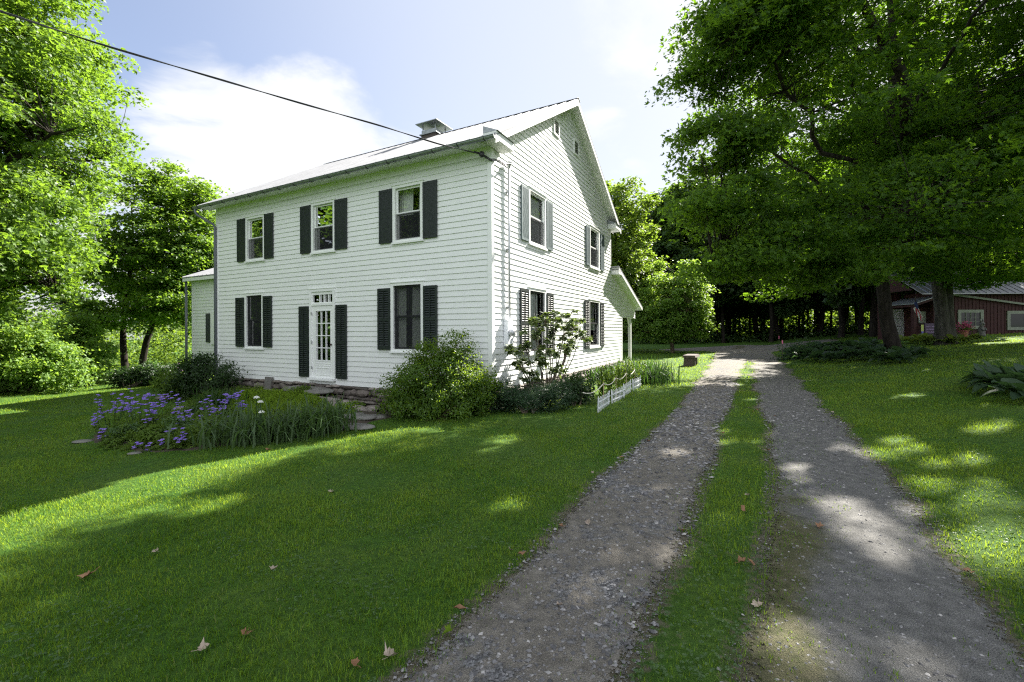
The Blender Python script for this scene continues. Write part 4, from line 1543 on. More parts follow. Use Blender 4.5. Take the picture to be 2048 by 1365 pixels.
def thicket(name, n, boxes, size, m, seed, shape='kite', **tags):
    q = np.random.default_rng(seed)
    mb = MB()
    for (x0, x1, y0, y1, h0, h1) in boxes:
        k = int(n / len(boxes))
        nc = max(6, k // 60)
        X = q.uniform(x0, x1, nc)
        Y = q.uniform(y0, y1, nc)
        H = q.uniform(h0, h1, nc) * q.uniform(.1, 1, nc) ** .6
        i = q.integers(0, nc, k)
        P = np.stack([X[i], Y[i], G(X[i], Y[i]) + H[i]], 1) + q.normal(size=(k, 3)) * np.array([.6, .6, .35]) * (h1 / 3) ** .5
        P[:, 2] = np.maximum(P[:, 2], G(P[:, 0], P[:, 1]) + .03)
        N = q.normal(size=(k, 3)) * .6 + np.array([0, 0, .8])
        leaves(mb, P, N, size * q.uniform(.6, 1.3, k), shape, q)
    return mb.build(name, m, None, **tags)


thicket('undergrowth', 42000, [(8, 30, 61, 72, .5, 8), (30, 70, 55, 68, .5, 8), (-14, 10, 52, 62, .5, 6)], .42, M['under'], 5, kind='stuff', label='sunlit leafy undergrowth far back between the wood trunks', category='undergrowth')
thicket('far_bushes', 15000, [(-46, -22, 33, 40, .3, 3.6), (-80, -36, 44, 56, .3, 6.0)], .26, M['maple_far'], 7, kind='stuff', label='sunlit bushes beyond the two-stemmed maple on the left', category='bushes')
thicket('hedgerow', 34000, [(-30, -23.5, -22, -8, .3, 7.5), (-31, -24, -8, 4, .3, 8), (-30, -22.5, 4, 14, .3, 8)], .26, M['maple_far'], 9, kind='stuff', label='leafy hedgerow seen only mirrored in the lower front windows', category='hedge')
thicket('forest_floor_plants', 21000, [(12, 30, 44, 50, .05, .9), (28, 60, 40, 47, .05, 1.1), (12, 30, 49, 58, .4, 4.2), (28, 62, 44, 54, .4, 4.2)], .27, M['woods'], 6, kind='stuff', label='dim low plants along the foot of the wood', category='undergrowth')
# distant tree lines beyond the house on the left and behind it
fl = 'distant soft green tree far beyond the left lawn'
for i in range(15):
    o = copy_tree(kinds[i % 4])
    x = 6 + 5.2 * i
    o.location = (x, 80 - .15 * x + 3 * math.sin(i * 2.2), gz_(x, 78) - 3.5)
    o.scale = (1.5, 1.5, .75)
    o.rotation_euler = (0, 0, i * 2.1)
    o['label'] = 'leafy tree far behind the wood, closing the view between its trunks'
    o['group'] = 'trees closing the view behind the wood'
for i, (x, y, s) in enumerate(((-60, 62, .62), (-52, 66, .7), (-46, 60, .55), (-40, 64, .6), (-34, 62, .5), (-28, 66, .55), (-68, 58, .8), (-22, 64, .6), (-76, 60, .8), (-37, 48, .36), (-31, 47, .3), (-44, 47, .4))):
    o = copy_tree(kinds[i % 4])
    o.location = (x, y, gz_(x, y) - .5)
    o.scale = (s * 1.7, s * 1.7, s * 1.05)
    o.rotation_euler = (0, 0, i * 1.3)
    o['label'] = fl
    o['group'] = 'distant trees beyond the left lawn'


# ------------------------------------------------------------------ shrubs
def shrub(name, label, base, lobes, n, size, m, seed, shape='kite', category='shrub', stems=9, flat=.7, ncl=60, spray=.22, group=None, wisp=0, upright=.3):
    q = np.random.default_rng(seed)
    base = np.array(base, float)
    root = empty(name, tuple(base), 0, label, category, group)
    lobes = [(np.array(c, float), np.array(r, float)) for c, r in lobes]
    C, D = in_lobes(lobes, ncl, q, .5)
    C[:, 2] = np.maximum(C[:, 2], .05)
    cb = MB()
    i = q.integers(0, ncl, n)
    u = q.normal(size=(n, 3)) * .5
    P = C[i] + u * spray * np.array([1, 1, flat])
    P[:, 2] = np.maximum(P[:, 2], .015)
    cen = np.mean([c for c, r in lobes], axis=0)
    out = P - cen
    out /= np.linalg.norm(out, axis=1)[:, None] + 1e-6
    N = q.normal(size=(n, 3)) * .6 + out * .5 + np.array([0, 0, .5])
    leaves(cb, P, N, size * q.uniform(.6, 1.3, n), shape, q, along=out + q.normal(size=(n, 3)) * .7 + np.array([0, 0, upright]))
    cb.build('foliage', m, root)
    tb = MB()
    for k in range(stems):
        T = C[q.integers(ncl)]
        b0 = np.array([q.normal() * .08, q.normal() * .08, -.05])
        tb.tube(bez(b0, (b0 + T) / 2 + np.array([0, 0, .15]), T, 7), np.linspace(.018, .005, 7), 5)
    tb.build('stem', M['twig'], root)
    return root


def hl(s=None, t=None, o=0.):
    """ground point beside the house: front wall s, offset o / gable wall t, offset o"""
    l = (-s, -o) if t is None else (o, t)
    x, y, _ = hx((l[0], l[1], 0))
    return x, y, gz_(x, y)


def P3(px, py):
    return gpx(px, py)


# the big gold-tipped shrub at the house corner
b = P3(876, 836)
shrub('corner_shrub', 'big dense shrub with golden leaf tips in front of the house corner', b,
      [((0, .3, .60), (1.2, .8, .66)), ((-.72, .2, .50), (.58, .6, .55)), ((.62, .3, .62), (.62, .6, .62)), ((.0, .35, 1.10), (.75, .5, .45)), ((.30, .5, 1.42), (.38, .3, .42)), ((-.3, .4, 1.25), (.34, .3, .36)), ((.05, -.1, .3), (1.1, .5, .35))],
      38000, .055, M['gold_shrub'], 61, 'oval', ncl=520, spray=.17, stems=16)
b = P3(1060, 828)
shrub('needle_shrub', 'low dark mounded evergreen with fine needles beside the golden shrub', b,
      [((0, .3, .30), (.95, .6, .42)), ((-.5, .3, .28), (.5, .5, .35)), ((.5, .4, .33), (.5, .5, .38))], 15000, .075, M['yew'], 62, 'thin', ncl=240, spray=.16, stems=8)
b = P3(1150, 812)
shrub('low_shrub', 'small glossy dark shrub between the needle mound and the picket edging', b,
      [((0, .2, .32), (.45, .4, .36)), ((.15, .5, .4), (.35, .35, .3))], 2600, .085, M['dark_shrub'], 63, 'oval', ncl=70, spray=.16, stems=7)
# open rhododendron against the gable
q = np.random.default_rng(64)
bx_, by_, bz_ = hl(t=1.6, o=.62)
rh = empty('rhododendron', (bx_, by_, bz_), 0, 'open leggy rhododendron with bare stems against the sunlit gable wall', 'shrub')
tb, cb = MB(), MB()
ux, uy = math.sin(HTH), math.cos(HTH)
tips = []
for (a, h, o) in ((-1.15, 1.0, .1), (-.85, 1.25, 0), (-.6, 1.5, .1), (-.35, 1.75, -.05), (-.05, 1.95, .0), (.15, 1.6, .1), (.45, 1.85, 0), (.7, 1.65, .1), (.95, 1.95, 0), (1.2, 1.75, .05), (1.5, 1.85, 0), (1.7, 1.55, .1),
                  (-1.3, 1.25, 0), (-.9, .75, .15), (-.2, 1.15, .2), (.3, 1.25, .2), (.1, .8, .25), (1.0, 1.35, .1), (-.5, 1.0, .2), (.65, 1.15, .2), (1.35, 1.45, .1)):
    a, h = a * 1.4, h * 1.1
    T = np.array([ux * a + .88 * o * 1., uy * a - .47 * o, h])
    b0 = np.array([ux * a * .12, uy * a * .12, -.05])
    mid = b0 + (T - b0) * .45 + np.array([ux * a * .12, uy * a * .12, .02])
    tb.tube(bez(b0, mid, T, 9) + q.normal(size=(9, 3)) * .012, np.linspace(.022, .007, 9), 6)
    tips.append(T)
    for k in range(4):
        T2_ = T + np.array([ux * q.normal() * .28, uy * q.normal() * .28, q.uniform(-.22, .16)]) + q.normal(size=3) * .06
        tb.tube(bez(T * .8 + mid * .2, (T + T2_) / 2, T2_, 5), np.linspace(.008, .004, 5), 4)
        tips.append(T2_)
for T in tips:
    n = 26
    a = q.uniform(0, 6.28, n)
    e = q.uniform(-.8, .35, n)
    D = np.stack([np.cos(a) * np.cos(e), np.sin(a) * np.cos(e), np.sin(e)], 1)
    L = q.uniform(.10, .17, n)
    N = np.cross(np.cross(D, np.array([0, 0, 1.])), D) + q.normal(size=(n, 3)) * .25
    leaves(cb, T + D * L[:, None] * .5 + q.normal(size=(n, 3)) * .02, N, L, 'oval', q, along=D)
tb.build('stem', M['twig'], rh, smooth=True)
cb.build('foliage', M['rhodo'], rh)
# shrubs at the left house corner
bx_, by_, bz_ = hl(s=9.6, o=.85)
shrub('corner_shrub', 'dark feathery shrub against the far left corner of the house', (bx_, by_, bz_),
      [((0, 0, .75), (.9, .6, .62)), ((-.5, .1, .95), (.5, .5, .5)), ((.7, -.3, .65), (.6, .5, .5)), ((-.6, -.1, .5), (.6, .5, .45)), ((-.1, 0, 1.2), (.35, .3, .3))],
      9000, .07, M['dark_shrub'], 66, 'oval', ncl=190, spray=.22, stems=14)
bx_, by_, bz_ = hl(s=10.9, o=1.0)
shrub('leafy_shrub', 'mid-green leafy shrub left of the feathery one at the house corner', (bx_, by_, bz_),
      [((0, 0, .55), (.7, .6, .5)), ((.3, -.3, .4), (.6, .5, .4))], 5000, .08, M['mat_green'], 67, 'oval', ncl=110, spray=.2, stems=8)
b = P3(255, 776)
shrub('low_shrub', 'wide dark-leaved mound at the back edge of the left lawn', b,
      [((0, .6, .45), (1.2, .8, .5)), ((.9, .8, .5), (.9, .7, .45)), ((-.6, .5, .35), (.6, .6, .38))], 7000, .12, M['dark_shrub'], 68, 'oval', ncl=170, spray=.28, stems=9)
b = P3(330, 752)
shrub('low_hedge', 'long low mid-green hedge behind the pink flower spires', (b[0], b[1] + .6, b[2]),
      [((0, .2, .5), (1.1, .7, .5)), ((1.3, .3, .5), (1.0, .6, .5)), ((2.2, .4, .55), (.8, .6, .5))], 6500, .11, M['mat_green'], 69, 'oval', ncl=150, spray=.28, stems=8)
for i, (px, py, w, h, m_, lab) in enumerate((
        (40, 790, 2.6, 2.9, 'bush_l', 'pale sunlit bush at the left edge of the lawn'), (125, 772, 2.2, 3.4, 'bush_l', 'tall pale bush right of the one at the lawn edge'),
        (-60, 792, 2.6, 3.4, 'bush_l', 'pale bush half cut off by the left edge'), (75, 745, 2.6, 4.6, 'maple_l', 'taller green bush behind the pale lawn-edge bushes'))):
    b = P3(px, py)
    shrub('lawn_bush', lab, (b[0] - .3, b[1] + 1.0, b[2]), [((0, 0, h * .45), (w * .75, w * .6, h * .45)), ((w * .4, -.2, h * .3), (w * .55, w * .5, h * .3)), ((-w * .4, -.1, h * .35), (w * .6, w * .5, h * .35)), ((.1, .2, h * .75), (w * .45, w * .4, h * .3))],
          12500, .13, M[m_], 70 + i, 'kite', 'bush', ncl=190, spray=.34, stems=10)


# ------------------------------------------------------------------ strap-leaved plants, hostas, flowers
def straps(mb, n, L, w, spread, q, lean=.5, cx=(.3, .3), m=0):
    K = 5
    for _ in range(1):
        bx = q.normal(size=(n, 2)) * np.array(cx)
        a = q.uniform(0, 6.28, n)
        ln = L * q.uniform(.55, 1.15, n)
        ben = lean * q.uniform(.2, 1.6, n)
        t = np.linspace(0, 1, K)
        hor = np.outer(ln * ben, t ** 2) * .75
        z = np.outer(ln, t) - np.outer(ln * ben ** 1.5 * .55, t ** 3)
        dx, dy = np.cos(a), np.sin(a)
        P = np.stack([bx[:, 0:1] + hor * dx[:, None], bx[:, 1:2] + hor * dy[:, None], np.maximum(z, .01)], -1)
        wd = (w * np.array([.8, 1, .9, .6, .04]))[None] * q.uniform(.7, 1.2, (n, 1))
        side = np.stack([-dy, dx, 0 * dx], 1)[:, None]
        A, B = P - side * wd[..., None] / 2, P + side * wd[..., None] / 2
        V = np.stack([A, B], 2).reshape(-1, 3)
        i = (np.arange(n) * K * 2)[:, None] + np.arange(K - 1)[None] * 2
        F = np.stack([i, i + 1, i + 3, i + 2], -1).reshape(-1, 4)
        mb.add(V, F, m)


q = np.random.default_rng(80)
# iris bed
for i, (px_, py_) in enumerate(((440, 892), (482, 891), (522, 887), (560, 884), (598, 878), (635, 871), (668, 863), (500, 872), (580, 864), (640, 856))):
    x, y, _ = P3(px_, py_)
    o = empty('iris_clump', (x, y, gz_(x, y)), 0, 'upright sword-leaved iris clump along the front edge of the flower bed', 'plant', 'iris clumps at the bed edge')
    mb = MB()
    straps(mb, 85, .74 * q.uniform(.8, 1.1), .030, .3, q, .8, (.17, .14))
    mb.build('foliage', M['iris'], o)
    if i in (1, 2):
        mb = MB()
        fm = MB()
        for k in range(2 if i == 1 else 1):
            fx, fy, fz = (.28 + .06 * k, -.05, .78 - .07 * k) if i == 1 else (.12, -.2, .55)
            mb.tube([(fx, fy, 0), (fx, fy, fz)], .006, 4)
            n = 7
            a = np.linspace(0, 6.28, n, endpoint=False)
            leaves(fm, np.stack([fx + .025 * np.cos(a), fy + .025 * np.sin(a), fz + 0 * a], 1), np.stack([np.cos(a), np.sin(a), 1.2 + 0 * a], 1), .065, 'kite', q)
        mb.build('stem', M['strap'], o)
        fm.build('flower', M['white_petal'], o)
# daylily mound by the porch
for i, (px, py, s_, lab) in enumerate(((1300, 766, 1.0, 'arching daylily clump at the lawn end of the dark mound by the porch'), (1255, 752, .85, 'arching daylily clump beside the porch post'), (1215, 760, .7, 'arching daylily clump at the wall side of the picket edging'), (1275, 757, .9, 'arching daylily clump in the middle of the mound by the porch'))):
    x, y, z = P3(px, py)
    o = empty('daylily_clump', (x, y, z), 0, lab, 'plant')
    mb = MB()
    straps(mb, 420, .85 * s_, .026, .3, q, .75, (.38, .42))
    mb.build('foliage', M['strap'], o)
# tall stems behind the picket edging
for i in range(7):
    k = i / 6.
    bx_, by_, bz_ = hl(t=2.3 + 3.6 * k, o=1.75 + q.uniform(-.2, .2))
    o = empty('lily_stalks', (bx_, by_, bz_), 0, 'cluster of leafy green lily stalks standing behind the white picket edging', 'plant', 'lily stalks behind the picket edging')
    sb, lb = MB(), MB()
    for j in range(7):
        x, y, h = q.normal() * .14, q.normal() * .14, q.uniform(.45, .8)
        tx, ty = x + q.normal() * .06, y + q.normal() * .06
        sb.tube([(x, y, 0), ((x + tx) / 2, (y + ty) / 2, h / 2), (tx, ty, h)], .006, 4)
        n = 34
        zz = q.uniform(.1, 1, n)
        a = q.uniform(0, 6.28, n)
        D = np.stack([np.cos(a), np.sin(a), q.uniform(0, .9, n)], 1)
        leaves(lb, np.stack([x + (tx - x) * zz, y + (ty - y) * zz, h * zz], 1) + D * .04, np.stack([-np.cos(a), -np.sin(a), .9 + 0 * a], 1), q.uniform(.07, .11, n), 'oval', q, along=D)
    sb.build('stem', M['strap'], o)
    lb.build('foliage', M['mat_green'], o)


# ---- the planted bed below the front wall
def so_of(X, Y):
    ch, sh = math.cos(HTH), math.sin(HTH)
    dx, dy = np.asarray(X, float) - HC[0], np.asarray(Y, float) - HC[1]
    return -(dx * ch - dy * sh), -(dx * sh + dy * ch)


def poly_px(L):
    return np.array([(P3(*p)[:2] if len(p) == 2 else hl(s=p[0], o=p[1])[:2]) for p in L])


BED = poly_px([(790, 836), (745, 846), (690, 862), (600, 879), (480, 891), (380, 903), (300, 907), (225, 898), (172, 884), (185, 868), (255, 852), (330, 828), (390, 806), (9.4, 1.5, 0), (10.2, .06, 0), (2.6, .06, 0)])


def poly_dist(poly, X, Y):
    """signed distance to a polygon's edge, positive inside"""
    X, Y = np.asarray(X, float), np.asarray(Y, float)
    ins = np.zeros(X.shape, bool)
    dm = np.full(X.shape, 1e9)
    n = len(poly)
    for i in range(n):
        (ax, ay), (bx, by) = poly[i], poly[(i + 1) % n]
        c = ((ay > Y) != (by > Y)) & (X < (bx - ax) * (Y - ay) / (by - ay + 1e-12) + ax)
        ins ^= c
        t = np.clip(((X - ax) * (bx - ax) + (Y - ay) * (by - ay)) / ((bx - ax) ** 2 + (by - ay) ** 2), 0, 1)
        dm = np.minimum(dm, np.hypot(X - ax - t * (bx - ax), Y - ay - t * (by - ay)))
    return np.where(ins, dm, -dm)


def in_bed(X, Y):
    return poly_dist(BED, X, Y)


def bedh(X, Y):
    """height of the planted bank over the lawn"""
    S, O = so_of(X, Y)
    d = np.clip(in_bed(X, Y) / .5, 0, 1)
    return d * (.04 + .15 * np.clip((3.0 - O) / 2.6, 0, 1) * np.clip((S - 3.0) / 1.2, 0, 1))


def build_bed():
    gx = np.arange(BED[:, 0].min() - .2, BED[:, 0].max() + .2, .09)
    gy = np.arange(BED[:, 1].min() - .2, BED[:, 1].max() + .2, .09)
    X, Y = np.meshgrid(gx, gy)
    d = in_bed(X, Y)
    Z = G(X, Y) + bedh(X, Y) + .014 * np.sin(X * 11) * np.sin(Y * 9) + np.clip(d / .1, -1, 1) * .03 - .012
    i = np.arange(X.size).reshape(X.shape)
    F = np.stack([i[:-1, :-1], i[:-1, 1:], i[1:, 1:], i[1:, :-1]], -1).reshape(-1, 4)
    dd = d.ravel()
    F = F[(dd[F] > -.08).all(1)]
    mb = MB()
    mb.add(np.stack([X, Y, Z], -1).reshape(-1, 3), F)
    mb.build('garden_soil', M['soil'], None, smooth=True, kind='structure')


build_bed()


def mat_cover(name, polys, n, size, m, seed, h, shape='oval', **tags):
    q = np.random.default_rng(seed)
    mb = MB()
    for poly, k in polys:
        c = int(n * k)
        lo_, hi_ = poly.min(0), poly.max(0)
        X, Y = q.uniform(lo_[0], hi_[0], c * 3), q.uniform(lo_[1], hi_[1], c * 3)
        d = poly_dist(poly, X, Y) + .12 * np.sin(X * 5 + Y * 3) + .06 * np.sin(X * 13 - Y * 9)
        ok = (d > 0) & (so_of(X, Y)[1] > .08)
        X, Y, d = X[ok][:c], Y[ok][:c], d[ok][:c]
        c = len(X)
        lump = .45 + .3 * np.sin(X * 6 + 2 * np.sin(Y * 5)) * np.sin(Y * 7 + X) + .35 * np.sin(X * 15 + Y * 4) * np.sin(Y * 17 - X * 3)
        Z = G(X, Y) + bedh(X, Y) + h * np.clip(d / .22, .12, 1) * lump * q.uniform(.3, 1, c) + .02
        N = q.normal(size=(c, 3)) * .5 + np.array([0, 0, 1])
        leaves(mb, np.stack([X, Y, Z], 1), N, size * q.uniform(.6, 1.3, c), shape, q)
    return mb.build(name, m, None, **tags)


sed = [poly_px([(690, 850), (620, 842), (540, 842), (470, 858), (430, 850), (450, 815), (8.2, 1.2, 0), (7.6, .3, 0), (5.2, .7, 0), (3.6, 1.1, 0)]), poly_px([(300, 880), (235, 885), (240, 862), (300, 855)]), poly_px([(440, 800), (380, 800), (9.8, 1.3, 0), (9.2, .9, 0)])]
mat_cover('sedum_mat', [(sed[0], .9), (sed[1], .1)], 52000, .036, M['sedum'], 91, .27, kind='stuff', label='yellow-green sedum carpeting the bank below the front door', category='ground cover')
grn = [poly_px([(470, 880), (380, 900), (300, 905), (200, 893), (200, 872), (330, 840), (400, 815), (450, 830), (440, 855), (480, 860)]), poly_px([(690, 858), (600, 866), (480, 876), (470, 860), (560, 846), (680, 846)])]
grn.append(poly_px([(330, 835), (395, 808), (9.4, 1.3, 0), (9.6, .4, 0), (8.0, .3, 0), (8.3, 1.2, 0), (450, 815), (430, 850)]))
mat_cover('green_mat', [(grn[0], .6), (grn[1], .18), (grn[2], .22)], 42000, .05, M['mat_green'], 92, .30, kind='stuff', label='mid-green foliage filling the flower bed between the stones', category='ground cover')


def purple_plant(px, py, h, n, spread, lab, m='purple', grp='violet flowering plants in the bed', size=.040, name='violet_flower_plant'):
    x, y, z = P3(px, py)
    o = empty(name, (x, y, z), 0, lab, 'flower', grp)
    sb, lb = MB(), MB()
    for k in range(n):
        a = q.uniform(0, 6.28)
        r = spread * math.sqrt(q.uniform(0, 1))
        hh = h * q.uniform(.5, 1.12)
        tx, ty = r * math.cos(a), r * math.sin(a) * .7
        sb.tube([(tx * .35, ty * .35, 0), (tx * .6, ty * .6, hh * .5), (tx, ty, hh)], .004, 4)
        fb = MB()
        c = int(q.integers(3, 7))
        P = np.array([tx, ty, hh]) + q.normal(size=(c, 3)) * np.array([.035, .035, .05])
        for p in P:
            aa = q.uniform(0, 1.2) + np.linspace(0, 6.28, 4, endpoint=False)
            ax = np.stack([np.cos(aa), np.sin(aa), .25 + 0 * aa], 1)
            leaves(fb, p + ax * size * .4, np.array([[0, -.5, 1.]]) + q.normal(size=(4, 3)) * .2, size, 'kite', q, along=ax)
        fb.build('flower_head', M[m], o)
        c = 9
        zz = q.uniform(.08, .75, c)
        a2 = q.uniform(0, 6.28, c)
        D = np.stack([np.cos(a2), np.sin(a2), .4 + 0 * a2], 1)
        leaves(lb, np.stack([tx * (.35 + .65 * zz), ty * (.35 + .65 * zz), hh * zz], 1) + D * .035, np.stack([-.5 * np.cos(a2), -.5 * np.sin(a2), 1 + 0 * a2], 1), .085, 'oval', q, along=D)
    sb.build('stem', M['strap'], o)
    lb.build('foliage', M['mat_green'], o)


for i, (px_, py_, h_, w_, m_) in enumerate(((300, 893, .42, .26, 'mat_green'), (345, 884, .5, .28, 'weed'), (385, 892, .4, .26, 'mat_green'), (420, 878, .52, .26, 'mat_green'), (250, 886, .4, .24, 'weed'), (440, 850, .45, .3, 'mat_green'),
                                          (690, 835, .34, .3, 'sedum'), (655, 800, .36, .34, 'sedum'), (600, 805, .3, .3, 'mat_green'), (395, 845, .5, .26, 'weed'), (720, 826, .3, .25, 'mat_green'))):
    b, h_ = P3(px_, py_), h_ * .72
    shrub('bed_perennial', 'leafy green perennial clump standing in the front flower bed', (b[0], b[1], b[2] + float(bedh(b[0], b[1]))), [((0, 0, h_ * .45), (w_, w_, h_ * .5)), ((.1, .05, h_ * .8), (w_ * .5, w_ * .5, h_ * .3))],
          900, .06, M[m_], 600 + i, 'oval', 'plant', stems=5, ncl=34, spray=.10, group='leafy perennials in the front bed', upright=.6)
b = P3(440, 822)
o = empty('daylily_clump', (b[0], b[1], b[2] + .08), 0, 'arching strap-leaved clump between the violet flowers and the left corner shrub', 'plant')
mb = MB()
straps(mb, 260, .6, .022, .3, q, .7, (.3, .25))
mb.build('foliage', M['strap'], o)
vl = 'violet-blue flowers on thin stems in the left part of the front bed'
for (px, py, h, n, sp) in ((225, 862, .7, 11, .36), (205, 872, .36, 4, .2), (275, 874, .76, 17, .46), (318, 872, .62, 11, .4), (345, 845, .6, 4, .25), (385, 872, .42, 7, .36), (425, 866, .58, 9, .26), (470, 852, .58, 9, .2), (360, 900, .28, 4, .2), (212, 885, .25, 3, .14), (300, 905, .12, 4, .2)):
    purple_plant(px, py, h, n, sp, vl)
for (px, py, h, n, sp, m_, lab) in ((287, 762, .75, 2, .10, 'mauve', 'single mauve flower spire in front of the dark left mound'), (318, 760, .6, 7, .32, 'white_petal', 'white flower spires between the mauve ones below the hedge'),
                                    (338, 760, .58, 9, .4, 'mauve', 'cluster of mauve flower spires below the hedge'), (362, 758, .72, 6, .24, 'mauve', 'tall mauve flower spires next to the house corner shrubs'),
                                    (272, 765, .35, 4, .2, 'white_petal', 'low white flowers beside the dark left mound')):
    purple_plant(px, py, h, n, sp, lab, m_, 'flower spires at the far end of the bed', .05, 'flower_spires')


def hosta_leaf(mb, q, L, w, a, el, drop, org=(0, 0, 0)):
    K = 6
    t = np.linspace(0, 1, K)
    prof = np.array([.05, .75, 1., .85, .5, .02]) * w / 2
    st = L * .45
    r = st * .8 + L * t * math.cos(el)
    z = st * math.sin(el + .5) + L * t * math.sin(el) - drop * L * t ** 2
    dx, dy = math.cos(a), math.sin(a)
    C = np.stack([org[0] + r * dx, org[1] + r * dy, np.maximum(org[2] + z, .02)], 1)
    S = np.array([-dy, dx, 0.])
    V = np.stack([C - S * prof[:, None] + np.array([0, 0, 1]) * prof[:, None] * .35, C, C + S * prof[:, None] + np.array([0, 0, 1]) * prof[:, None] * .35], 1).reshape(-1, 3)
    i = np.arange(K - 1) * 3
    F = np.concatenate([np.stack([i, i + 1, i + 4, i + 3], 1), np.stack([i + 1, i + 2, i + 5, i + 4], 1)])
    mb.add(V, F)


def hosta_proto(size, n, m, seed, name, label, group):
    q = np.random.default_rng(seed)
    o = empty(name, (0, 0, 0), 0, label, 'plant', group)
    mb = MB()
    for k in range(n):
        ring = q.uniform(0, 1)
        hosta_leaf(mb, q, size * q.uniform(.7, 1.1), size * q.uniform(.55, .75), q.uniform(0, 6.28), 1.15 - .85 * ring, .25 + .35 * ring, (q.normal() * .06, q.normal() * .06, 0))
    mb.build('foliage', m, o, smooth=True)
    return o


hA = hosta_proto(.34, 30, M['hosta'], 101, 'hosta', 'grey-green hosta in the island bed at the foot of the dark maple trunk', 'hostas round the dark maple')
hB = hosta_proto(.30, 32, M['hosta_y'], 102, 'hosta', 'light green hosta at the foot of the furrowed double trunk', 'hostas round the double trunk')
hC = hosta_proto(.40, 26, M['hosta'], 103, 'hosta', 'large blue-green hosta at the right edge of the lawn', 'hostas at the right edge')
q = np.random.default_rng(104)
for proto, spots_, lab in ((hA, [(1600, 716, 1), (1618, 722, 1), (1640, 724, .9), (1632, 708, 1.1), (1655, 716, 1.1), (1672, 726, .8), (1668, 705, 1.), (1690, 716, 1.), (1700, 703, 1.), (1712, 722, .9), (1722, 708, 1), (1740, 716, 1.), (1752, 722, .9), (1772, 728, .8), (1795, 728, .8), (1810, 722, .9), (1828, 716, .8), (1735, 698, 1.)], None),
                           (hB, [(1815, 688, 1.0), (1832, 688, 1.1), (1850, 690, 1.1), (1868, 690, 1.), (1888, 690, 1.), (1905, 689, 1.), (1922, 686, 1.), (1940, 684, .9), (1842, 684, 1.), (1878, 684, 1.)], None),
                           (hC, [(1985, 778, 1.), (2010, 790, 1.1), (2040, 782, 1.15), (2005, 768, 1.), (2046, 806, 1.), (1968, 768, .7), (2075, 790, 1.1)], None)):
    for i, (px, py, s_) in enumerate(spots_):
        o = proto if i == 0 else copy_tree(proto)
        x, y, z = P3(px, py)
        o.location = (x, y, z)
        k_ = {hA: 1.55, hB: 1.35, hC: 1.}[proto] * s_
        o.scale = (k_, k_, k_ * 1.05)
        o.rotation_euler = (0, 0, q.uniform(0, 6))
thicket('variegated_plant', 1500, [(13.0, 14.2, 20.6, 22.2, .1, .75)], .13, M['hosta'], 105, 'oval', label='pale-edged leafy plant at the drive end of the island bed', category='plant')

# ------------------------------------------------------------------ stones, steps, edging
q = np.random.default_rng(110)
bx_, by_, bz_ = hl(s=5.6, o=.42)
mb = MB()
mb.blob((0, 0, 0), (.95, .40, .10), 12, .10, flat=.62, sub=3)
o = mb.build('doorstep_slab', M['slab'], None, label='long flat stone slab set as a step below the front door', category='stone step')
o.location = (bx_, by_, .06)
o.rotation_euler = (.03, .0, -HTH)
mb = MB()
mb.prism([(-.16, -.3), (.16, -.3), (.16, .3), (-.16, .3)], 1, -.03, .03)
o = mb.build('leaning_slate', M['slab'], None, label='upright grey slate leaning on the stone foundation left of the door', category='slate')
x, y, z = hl(s=7.75, o=.12)
o.location = (x, y, .0)
o.rotation_euler = (-.15, 0, -HTH)
for i, (px, py, w, d_) in enumerate(((705, 856, .42, .24), (722, 842, .34, .2), (745, 838, .3, .2), (700, 838, .28, .16))):
    x, y, z = P3(px, py)
    mb = MB()
    mb.blob((0, 0, 0), (w, d_, .06), 30 + i, .12, flat=.6, sub=3)
    o = mb.build('flagstone', M['slab'], None, label=('largest pale flagstone at the lawn edge right of the iris', 'grey flagstone one step up from the lawn edge', 'flagstone beside the golden shrub', 'dark flagstone half under the sedum')[i], category='flagstone')
    o.location = (x, y, z + .03 + .04 * (i in (1, 3)))
    o.rotation_euler = (0, 0, -.3 + .2 * i)
rk = None
for i in range(26):
    s_, o_ = q.uniform(2.7, 4.3), q.uniform(.15, 1.35)
    if i > 17:
        s_, o_ = q.uniform(3.2, 8.4), q.uniform(.1, .3)
    x, y, z = hl(s=s_, o=o_)
    mb = MB()
    r_ = q.uniform(.09, .2)
    mb.blob((0, 0, 0), (r_ * 1.3, r_, r_ * .55), 200 + i, .2, flat=.8)
    o = mb.build('rock', M['stone'], None, label='rough grey-brown field stone heaped below the front wall', category='rock', group='loose stones below the front wall')
    o.location = (x, y, z + float(bedh(x, y)) + r_ * .25 + .12 * max(0, 1 - o_ / .9))
    o.rotation_euler = (q.normal() * .2, q.normal() * .2, q.uniform(0, 6))
for i, (px, py, r_, lab) in enumerate(((362, 826, .19, 'pale rounded boulder among the violet flowers'), (405, 836, .17, 'grey boulder in the sedum right of the pale one'), (325, 798, .15, 'flat grey boulder at the back of the flower bed'), (365, 785, .15, 'long pale stone below the left corner shrubs'),
                                       (165, 880, .12, 'flat pale stone lying in the lawn at the left tip of the bed'), (270, 903, .08, 'small flat stone at the lawn edge of the bed'))):
    x, y, z = P3(px, py + 6)
    mb = MB()
    mb.blob((0, 0, 0), (r_ * 1.25, r_ * .9, r_ * (.6 if i < 4 else .2)), 300 + i, .18, flat=.85, sub=3)
    o = mb.build('boulder', M['slab'], None, label=lab, category='rock')
    o.location = (x, y, z + r_ * .25 + (.08 if i < 4 else 0))

